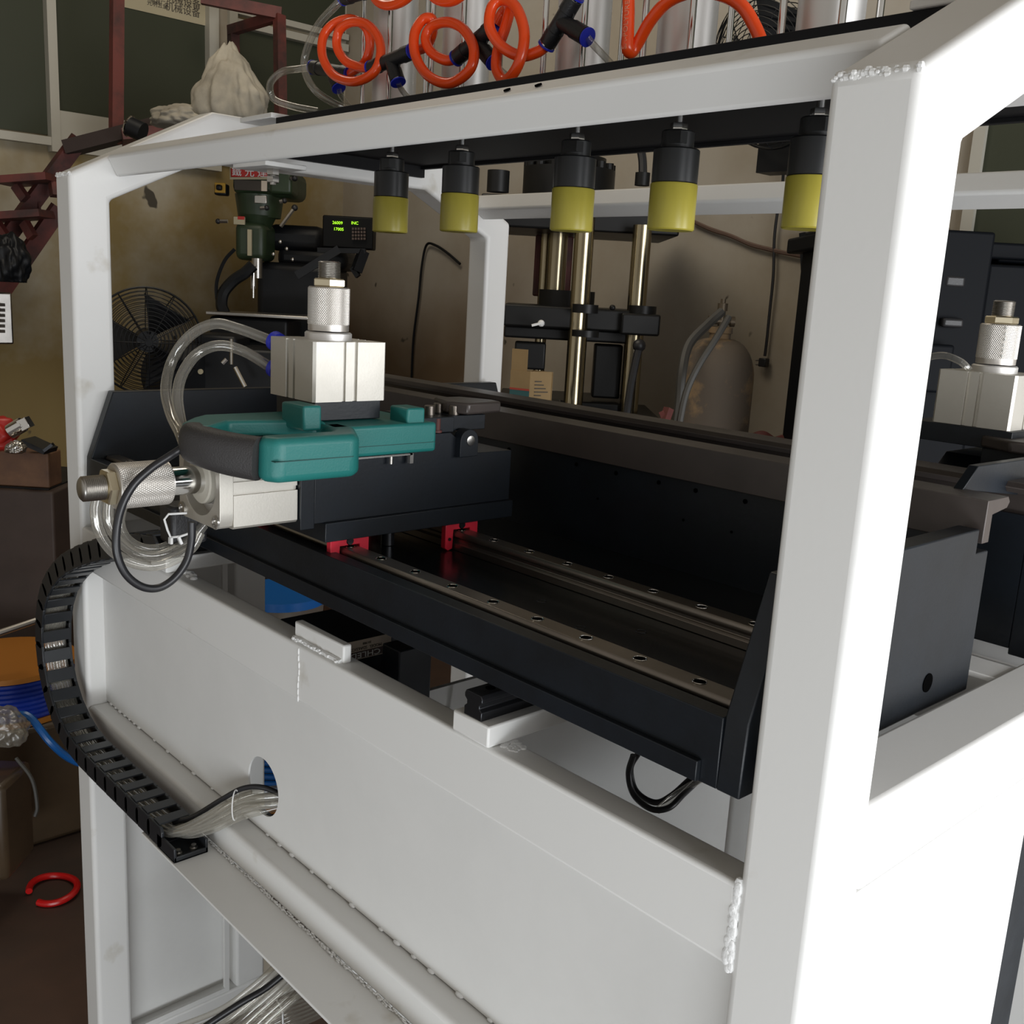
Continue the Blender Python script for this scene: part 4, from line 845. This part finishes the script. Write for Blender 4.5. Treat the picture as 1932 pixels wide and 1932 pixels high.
# ------------------------------------------------------------------ floor fan
def fan(name, c, n, R, lab, dish=.16, rings=14, wires=12, rod=.0028, box=True):
    t = thing(name, tuple(c), lab, 'fan'); u, v, d = orient(n); c = Vector(c)
    for sg in (1, -1):
        g = MB()
        for k in range(rings):
            f = (k + 1) / rings; g.ring(c + d * (sg * dish * math.sqrt(max(0, 1 - f * f * .98))), d, R * f, rod * .8, 40, 4)
        for k in range(wires):
            a = 2 * math.pi * k / wires; e = u * math.cos(a) + v * math.sin(a)
            g.tube([c + d * (sg * dish * math.sqrt(max(0, 1 - f * f * .98))) + e * (R * f) for f in (0.08, .3, .5, .7, .85, .95, 1.0)], rod, 4)
        g.build('wire_guard', DARK, t)
    MB().ring(c, d, R, rod * 2.2, 48, 6).build('guard_rim', DARK, t)
    MB().cyl(c - d * (dish * 1.4), c + d * .03, R * .20, n=24).build('fan_motor', DARK, t)
    b = MB()
    for k in range(3):
        a0_ = 2 * math.pi * k / 3; vs = []
        for i in range(7):
            f = .15 + .75 * i / 6
            for s_ in (-1, 1):
                a = a0_ + s_ * (.45 + .15 * f); e = u * math.cos(a) + v * math.sin(a); vs += [c + e * (R * f) + d * (s_ * .05 - .004), c + e * (R * f) + d * (s_ * .05 + .004)]
        for i in range(6):
            q = i * 4; b.add([vs[q + j] for j in (0, 2, 6, 4, 1, 3, 7, 5)], [(0, 1, 2, 3), (7, 6, 5, 4), (0, 4, 5, 1), (1, 5, 6, 2), (2, 6, 7, 3), (3, 7, 4, 0)])
    b.build('fan_blade', DARK, t); return t
fc = Wb(278, 644, 5.3)
f1 = fan('floor_fan', fc, FW * .8 + HR * .35, .275, 'dark wire guarded floor fan behind the left post', .13)
MB().cyl(fc - Vector((0, 0, .30)), (fc.x, fc.y, FZ + .02), .03, n=10).cyl((fc.x, fc.y, FZ), (fc.x, fc.y, FZ + .03), .25, n=24).build('stand', DARK, f1)
fw = Vector(HY(1455, 128, YW - .5))
f2 = fan('wall_fan', fw, Vector((-.15, -1, -.25)), .34, 'black wire guarded wall fan high on the back wall above the near beam', .13, 16, 12)
MB().bar(fw - Vector((0, -.1, .1)), Vector((fw.x, YW, fw.z - .15)), .06, .06).obox(Vector(HY(1478, 285, YW - .25)), ((1, 0, 0), (0, 1, 0), (0, 0, 1)), .10, .06, .10).build('wall_bracket', DARK, f2)
pc = smooth([HY(x, y, YW - .03) for x, y in ((1480, 300), (1475, 360), (1467, 400), (1461, 450), (1459, 520), (1452, 590), (1447, 640), (1443, 672))], 6)
pl = thing('power_cord', tuple(pc[-1]), 'thin black power cord with three pin plug hanging from the wall fan', 'power cord')
MB().tube(pc, .0075, 6).build('cord', CABLE, pl)
MB().obox(Vector(HY(1441, 684, YW - .04)), ((1, 0, 0), (0, 1, 0), (0, 0, 1)), .022, .018, .022).build('plug', BLK2, pl, bevel=.005)
MB().cyl(HY(1434, 680, YW - .04), HY(1426, 680, YW - .04), .004, n=6).cyl(HY(1434, 688, YW - .04), HY(1426, 688, YW - .04), .004, n=6).build('pin', STEEL, pl)
b = MB()
for k in range(5):
    b.tube(smooth([Vector(HY(x, y + (k - 2) * 2.0 * math.sin(i * 1.3 + k), YW - .03)) for i, (x, y) in enumerate(((1305, 418), (1345, 436), (1385, 448), (1425, 462), (1470, 473), (1525, 488)))], 6), .007, 5)
b = tag(b.build('wall_wires', mat('brown_wire', (.12, .07, .05), .6)), 'bundle of thin brown wires sagging along the back wall', 'wires')
b['kind'] = 'stuff'
b = tag(MB().tube(smooth([HY(x, y, YW - .03) for x, y in ((868, 498), (845, 478), (822, 463), (805, 462), (796, 500), (790, 560), (780, 640), (776, 720))], 6), .009, 6).build('wall_cable', DARK), 'dark cable looping down the back wall left of the rear post', 'cable')
tag(MB().bar(HY(1520, 440, YW - .05), HY(1524, 520, YW - .05), .03, .07, up=(0, 1, 0)).build('wall_pipe', DARK), 'dark pipe on the back wall just left of the near post', 'pipe')
# wall scars: flat paint drips and chipped plaster
# ------------------------------------------------------------------ four column press behind the rear beam
DPp = 4.7
hp = thing('hydraulic_press', tuple(Vector((W(1120, 600, DPp)[0], W(1120, 600, DPp)[1], FZ))), 'oily black four column press behind the rear top beam', 'press')
def pb(name, px0, px1, py0, py1, m, near=0, deep=.6, bev=.01, d=DPp): return blk(name, px0, px1, py0, py1, m, hp, near, deep, bev, d)
pb('crosshead', 905, 1290, 372, 432, PRESSM, -.1, .7)
pb('moving_plate', 950, 1232, 581, 622, PRESSM, .0, .65)
pb('moving_plate', 1170, 1243, 592, 632, PRESSM, .05, .2)
pb('die_plate', 950, 1215, 622, 645, PRESSM, -.1, .4)
pb('press_table', 930, 1225, 790, 1560, PRESSM, .0, .8)
pb('press_table', 940, 1210, 765, 792, PRESSM, -.2, .5)
blk('side_shelf', 940, 1060, 762, 790, PRESSM, hp, .18, .45, .005, 4.2)
for px, nr, y0, y1, r in ((1103, .08, 410, 800, 18.5), (1213, -.0, 425, 795, 18), (1060, -.42, 425, 570, 20), (1037, -.55, 425, 780, 12)):
    vcyl('column', px, y0, y1, r, COLM, hp, nr, d=DPp, n=32)
vcyl('collar', 1103, 574, 590, 24, PRESSM, hp, .08, d=DPp); vcyl('collar', 1213, 577, 592, 26, PRESSM, hp, 0, d=DPp); vcyl('collar', 1103, 622, 634, 25, PRESSM, hp, .08, d=DPp)
vcyl('ram_flange', 1075, 548, 582, 56, PRESSM, hp, -.3, d=DPp)
vcyl('press_cylinder', 1080, 306, 375, 92, PRESSM, hp, -.3, d=DPp, n=40); vcyl('press_cylinder', 1080, 282, 308, 74, PRESSM, hp, -.3, d=DPp, n=40)
b = MB()
for k_ in range(16):
    a = 2 * math.pi * k_ / 16; p = Wb(1080, 306, DPp) + FW * -.3 + (HR * math.cos(a) + FW * math.sin(a)) * (83 * DPp / CF); b.cyl(p - Vector((0, 0, .01)), p + Vector((0, 0, .03)), .022, n=10)
b.build('flange_bolt', PRESSM, hp)
vcyl('column_nut', 941, 322, 362, 21, PRESSM, hp, -.0, d=DPp); vcyl('column_nut', 1213, 326, 350, 14, PRESSM, hp, 0, d=DPp)
MB().tube(smooth([Wb(1213, 328, DPp), Wb(1212, 300, DPp), Wb(1206, 265, DPp), Wb(1200, 230, DPp)], 5), .02, 8).build('oil_hose', BLK2, hp)
MB().tube(smooth([Wb(1180, 800, DPp - .1), Wb(1190, 730, DPp - .1), Wb(1200, 680, DPp - .1), Wb(1206, 655, DPp - .1)], 5), .018, 8).ball(Wb(1206, 652, DPp - .1), .03, 10).build('oil_hose', BLK2, hp)
pb('back_guard', 1010, 1090, 432, 560, REDST, -.6, .02); pb('control_cover', 1125, 1180, 655, 760, PRESSM, -.2, .1); pb('control_cover', 970, 1030, 648, 700, PRESSM, -.1, .1)
pb('mid_bolt', 1148, 1158, 575, 585, PRESSM, .1, .05)
tb2 = tag(MB().bar(Wb(1003, 614, DPp - .1), Wb(1024, 609, DPp - .1), .03, .01).ball(Wb(1021, 610, DPp - .1), .016, 8).build('white_rag', TIE), 'small white scrap lying on the press plate edge', 'rag')
# cardboard box on the press table
bx = thing('cardboard_box', tuple(Wb(1000, 765, 4.2)), 'open tan cardboard box with teal printed band on the press table', 'box')
A0 = Wb(998, 760, 4.1)
hL = (Wb(962, 755, 4.1) - A0); hL.z = 0; hR_ = (Wb(1040, 760, 4.1) - A0); hR_.z = 0
dl = (hL.normalized() - FW * .5).normalized() * hL.length * 1.15; drr = (hR_.normalized() - FW * .4).normalized() * hR_.length * 1.1
hz = .125
def wallp(o, e, z0, z1, th, m, name):
    nrm = Vector((0, 0, 1)).cross(e).normalized(); o = Vector(o); vs = []
    for z in (z0, z1):
        for q in (o, o + e, o + e + nrm * th, o + nrm * th): vs.append(q + Vector((0, 0, z)))
    return MB().add(vs, [(3, 2, 1, 0), (4, 5, 6, 7), (0, 1, 5, 4), (1, 2, 6, 5), (2, 3, 7, 6), (3, 0, 4, 7)]).build(name, m, bx)
wallp(A0, dl, 0, hz, .004, CARD, 'box_side'); wallp(A0, drr, 0, hz, .004, CARD, 'box_side'); wallp(A0 + dl, drr, 0, hz, .004, CARD, 'box_side'); wallp(A0 + drr, dl, 0, hz, .004, CARD, 'box_side')
off = dl.cross(Vector((0, 0, 1))).normalized(); off = off if off.dot(FW) > 0 else -off
wallp(A0 + off * .003, dl, .0, .047, .0015, CARDT, 'teal_band'); wallp(A0 + off * .004, dl, .047, .055, .0015, CARDR, 'red_band')
wallp(A0 + dl * 1.0, -dl * .8, hz, hz + .085, .003, CARD, 'box_flap')
off2 = drr.cross(Vector((0, 0, 1))).normalized(); off2 = off2 if off2.dot(FW) > 0 else -off2
for k_ in range(5): wallp(A0 + off2 * .003 + drr * .2, drr * (.3 + .1 * ((k_ * 3) % 4)), .028 + k_ * .014, .032 + k_ * .014, .001, INK, 'print_line')
# ------------------------------------------------------------------ gas cylinder
DG = 4.4
gp = Wb(1352, 700, DG); gtop = Wb(1352, 652, DG).z
gz = thing('gas_cylinder', (gp.x, gp.y, FZ), 'worn rusty gas cylinder with brass valve by the back wall', 'gas cylinder')
rg = 70 * DG / CF
MB().lathe((gp.x, gp.y, FZ + .002), (0, 0, 1), [(0, rg * .96), (.03, rg)] + [(gtop - .14 - FZ, rg)] + [(gtop - .14 - FZ + .17 * math.sin(a), .045 + (rg - .045) * math.cos(a)) for a in [math.radians(q) for q in range(10, 91, 10)]] + [(gtop - FZ + .05, .045), (gtop - FZ + .053, .052), (gtop - FZ + .078, .05), (gtop - FZ + .082, .02)], 48).build('bottle', GASM, gz)
gv = Vector((gp.x, gp.y, gtop + .08)); q_ = .62
MB().cyl(gv, gv + Vector((0, 0, .16 * q_)), .024 * q_, n=16).lathe(gv + Vector((0, 0, .11 * q_)), (0, 0, 1), [(0, .035 * q_), (.05 * q_, .035 * q_), (.052 * q_, .018 * q_), (.08 * q_, .018 * q_)], 16).cyl(gv + HR * -.07 * q_ + Vector((0, 0, .04 * q_)), gv + HR * .07 * q_ + Vector((0, 0, .04 * q_)), .024 * q_, n=14).lathe(gv + HR * .06 * q_ + Vector((0, 0, .04 * q_)), HR, [(0, .035 * q_), (.03 * q_, .035 * q_)], 12).lathe(gv - HR * .06 * q_ + Vector((0, 0, .04 * q_)), -HR, [(0, .04 * q_), (.03 * q_, .035 * q_)], 12).build('valve', mat('dull_brass', (.14, .11, .075), .5, metal=.6), gz)
tag(MB().tube(smooth([Wb(1362, 588, DG - .1), Wb(1335, 612, DG - .12), Wb(1300, 650, DG - .15), Wb(1287, 700, DG - .2), Wb(1282, 760, DG - .2), Wb(1276, 810, DG - .2)], 7), .02, 8).build('gas_hose', mat('grey_hose', (.055, .052, .046), .6)), 'grey hose curving down the left side of the gas cylinder', 'hose')
tag(MB().tube(smooth([Wb(1375, 598, DG - .25), Wb(1350, 640, DG - .28), Wb(1318, 690, DG - .3), Wb(1295, 740, DG - .3), Wb(1282, 800, DG - .3), Wb(1278, 840, DG - .3)], 7), .014, 8).build('gas_hose', MATS['grey_hose']), 'grey strap hose crossing the front of the gas cylinder', 'hose')
tag(MB().bar(Wb(1262, 770, DG - .3), Wb(1252, 800, DG - .3), .03, .03).bar(Wb(1248, 776, DG - .3), Wb(1262, 806, DG - .3), .02, .02).build('red_clamp', REDST), 'small rusty red clamp beside the foot of the hose', 'clamp')
tag(MB().tube(smooth([Wb(1420, 826, 4.2), Wb(1440, 821, 4.2), Wb(1460, 832, 4.2), Wb(1478, 828, 4.2)], 6), .02, 6).build('red_cable', REDST), 'dark red cable lying on the ledge right of the gas cylinder', 'cable')
# ------------------------------------------------------------------ dark machine seen at the far right
DR = 3.62
rm = thing('lathe_machine', tuple(Vector((W(1850, 600, DR)[0], W(1850, 600, DR)[1], FZ))), 'tall dark blue machine tool glimpsed past the near post', 'machine tool')
def rb(name, a, b_, c_, d_, m, near=0, deep=.3, bev=.01): return blk(name, a, b_, c_, d_, m, rm, near, deep, bev, DR)
rb('upright', 1560, 1846, 440, 1200, FARD, -.1, .5); rb('upright', 1850, 2100, 512, 1200, FARD, -.15, .5); rb('head_block', 1560, 2100, 450, 482, FARD, -.12, .45)
rb('head_block', 1917, 2100, 482, 498, FARD, -.14, .45); rb('panel_box', 1780, 1818, 520, 542, BLK2, .02, .03); rb('handle_knob', 1775, 1815, 600, 618, BLK2, .02, .03)
rb('side_cover', 1740, 1792, 650, 740, FARD, .02, .04)
# ------------------------------------------------------------------ left floor clutter
wb1 = thing('work_bench', tuple(Vector((W(40, 900, 4.2)[0], W(40, 900, 4.2)[1], FZ))), 'brown bench cabinet with a thick wooden plank at the left edge', 'bench')
blk('wooden_plank', -60, 92, 851, 918, WOODM, wb1, 0, .12, .006, 4.2)
blk('cabinet', -60, 96, 925, 1260, mat('brown_cabinet', (.075, .05, .04), .6, var=.4, vs=4), wb1, -.05, .5, .01, 4.2)
blk('tray_lip', -60, 92, 918, 926, DARK, wb1, .0, .5, .002, 4.2)
hd2 = thing('bench_vice', tuple(Wb(20, 850, 4.1)), 'red tool body with bright square shaft on the wooden plank', 'vice')
MB().bar(Wb(-20, 800, 4.1), Wb(14, 838, 4.1), .10, .11).bar(Wb(2, 790, 4.1), Wb(8, 850, 4.1), .08, .08).build('red_body', REDP, hd2, bevel=.015)
MB().cyl(Wb(18, 815, 4.05), Wb(44, 800, 4.05), .03, n=20).bar(Wb(40, 803, 4.05), Wb(56, 795, 4.05), .055, .045).build('square_shaft', CHROME, hd2, bevel=.002)
tag(MB().bar(Wb(52, 830, 4.15), Wb(96, 850, 4.15), .10, .02).bar(Wb(84, 850, 4.1), Wb(100, 838, 4.1), .03, .012).build('angle_scrap', RAILD), 'dark bent steel scrap lying on the end of the plank', 'scrap')
lumpy('stone_lump', Wb(30, 846, 4.0), .045, .04, .03, STEEL, 'grey lump of swarf on the plank beside the red tool', 'lump', 4)
tag(MB().cyl(Wb(-30, 1204, 3.6), Wb(70, 1170, 3.7), .012, n=10).build('steel_rod', STEEL), 'long bright steel rod lying low across the cabinet foot', 'rod')
def spool(c, lab, hc, rr=.30, hh=.16, flg=ORSP):
    t = thing('hose_spool', tuple(c), lab, 'spool', 'spools of blue hose'); c = Vector(c)
    MB().lathe(c + Vector((0, 0, hh)), (0, 0, 1), [(0, rr), (.02, rr)], 40).build('spool_flange', flg, t); MB().lathe(c, (0, 0, 1), [(0, rr), (.02, rr)], 40).build('spool_flange', flg, t)
    b = MB()
    for k_ in range(8): b.ring(c + Vector((0, 0, .03 + k_ * (hh - .045) / 7)), (0, 0, 1), rr * .93, .012, 40, 8)
    b.build('wound_hose', hc, t); return t
sp = W(20, 1330, 3.9); spool((sp[0], sp[1], sp[2]), 'orange flanged spool wound with dark blue hose left of the cable chain', BLUEH, .24, .17)
sp3 = Vector(sp)
tag(MB().bar(Vector((sp3.x, sp3.y, FZ)), Vector((sp3.x, sp3.y, sp3.z - .002)), .5, .5, up=(0, 1, 0)).build('wrapped_carton', TAPE, bevel=.02), 'brown film wrapped carton under the dark blue spool', 'carton')
tag(MB().obox(Wb(-10, 1545, 3.4), (HR, FW, (0, 0, 1)), .085, .1, .17).build('standing_carton', TAPE, bevel=.02), 'brown carton standing at the left edge under a plastic bag', 'carton')
lumpy('plastic_bag', Wb(5, 1375, 3.4), .09, .08, .07, POLY, 'crumpled clear plastic bag on the carton at the left edge', 'bag', 9)
tag(MB().tube(smooth([Wb(25, 1350, 3.5), Wb(55, 1352, 3.5), Wb(95, 1400, 3.5), Wb(130, 1430, 3.55), Wb(175, 1450, 3.6)], 6), .013, 8).build('blue_hose_end', BLUEL), 'light blue hose end sticking out beside the brown carton', 'hose')
tag(MB().tube(smooth([Wb(30, 1430, 3.3), Wb(60, 1470, 3.3), Wb(70, 1520, 3.3), Wb(66, 1540, 3.3)], 6), .006, 6).build('loose_wire', MATS['grey_hose']), 'thin grey wire dangling over the brown floor on the left', 'wire')
fzr = lambda px, py: Vector(HZ(px, py, FZ))
nt_ = thing('ring_nut', tuple(fzr(78, 1547)), 'small steel ring lying on the brown floor', 'ring')
MB().ring(fzr(78, 1547) + Vector((0, 0, .012)), (0, 0, 1), .028, .008, 20, 8).build('ring', CHROME, nt_)
tag(MB().cyl(fzr(98, 1544) + Vector((0, 0, .01)), fzr(116, 1542) + Vector((0, 0, .01)), .009, n=10).build('short_pin', CHROME), 'short steel pin on the floor right of the steel ring', 'pin')
c0 = fzr(101, 1683); th = [c0 + Vector((math.cos(a) * .09, math.sin(a) * .075, .014 + .004 * math.sin(2 * a))) for a in [math.radians(q) for q in range(-60, 262, 12)]]
tag(MB().tube(smooth(th, 3), .0115, 10).build('red_tube_ring', mat('red_tube', (.6, .01, .01), .3)), 'open red ring of tube lying on the brown floor', 'tube')
tag(MB().cyl(fzr(-10, 1650) + Vector((0, 0, .04)), fzr(60, 1560) + Vector((0, 0, .04)), .04, n=12).build('dark_roll', DARK), 'dark pipe lying on the floor at the left edge', 'pipe')
# things glimpsed between the tray and the front beam
sb = Vector(W(545, 1250, 4.4)); sb = Vector(W(530, 1130, 4.3))
bt = thing('blue_tub', tuple(sb), 'clear tub with bright blue lid seen between the tray and front beam', 'tub')
MB().cyl(sb + Vector((0, 0, -.2)), sb, .16, .18, n=32).build('tub_body', POLY, bt); MB().cyl(sb, sb + Vector((0, 0, .035)), .19, n=32).build('tub_lid', BLUEL, bt)
tag(MB().bar(Vector((sb.x, sb.y, FZ)), Vector((sb.x, sb.y, sb.z - .202)), .5, .5, up=(0, 1, 0)).build('carton', CARD, bevel=.01), 'plain carton added to hold up the blue lidded tub', 'carton')  # carton added as a support under the tub
rb2 = Vector(W(660, 1185, 4.2))
tag(MB().bar(Vector((rb2.x, rb2.y, FZ)), rb2, .36, .4, up=(0, 1, 0)).build('red_brown_crate', mat('red_brown', (.13, .055, .04), .7, var=.3, vs=5), bevel=.01), 'red brown crate seen past the blue lidded tub', 'crate')
s2 = fzr(520, 1500); sx_ = W(530, 1466, 4.2)
spool((sx_[0], sx_[1], sx_[2]), 'light blue hose spool seen through the round panel hole', BLUEL, .30, .24)
v_ = Vector(sx_); tag(MB().bar(Vector((v_.x, v_.y, FZ)), Vector((v_.x, v_.y, v_.z - .002)), .4, .4, up=(0, 1, 0)).build('wrapped_carton', TAPE, bevel=.02), 'brown carton under the spool behind the panel hole', 'carton')

for o in bpy.data.objects:
    if o.parent is not None and o.name.split('.')[0] in STUFFY: o['kind'] = 'stuff'
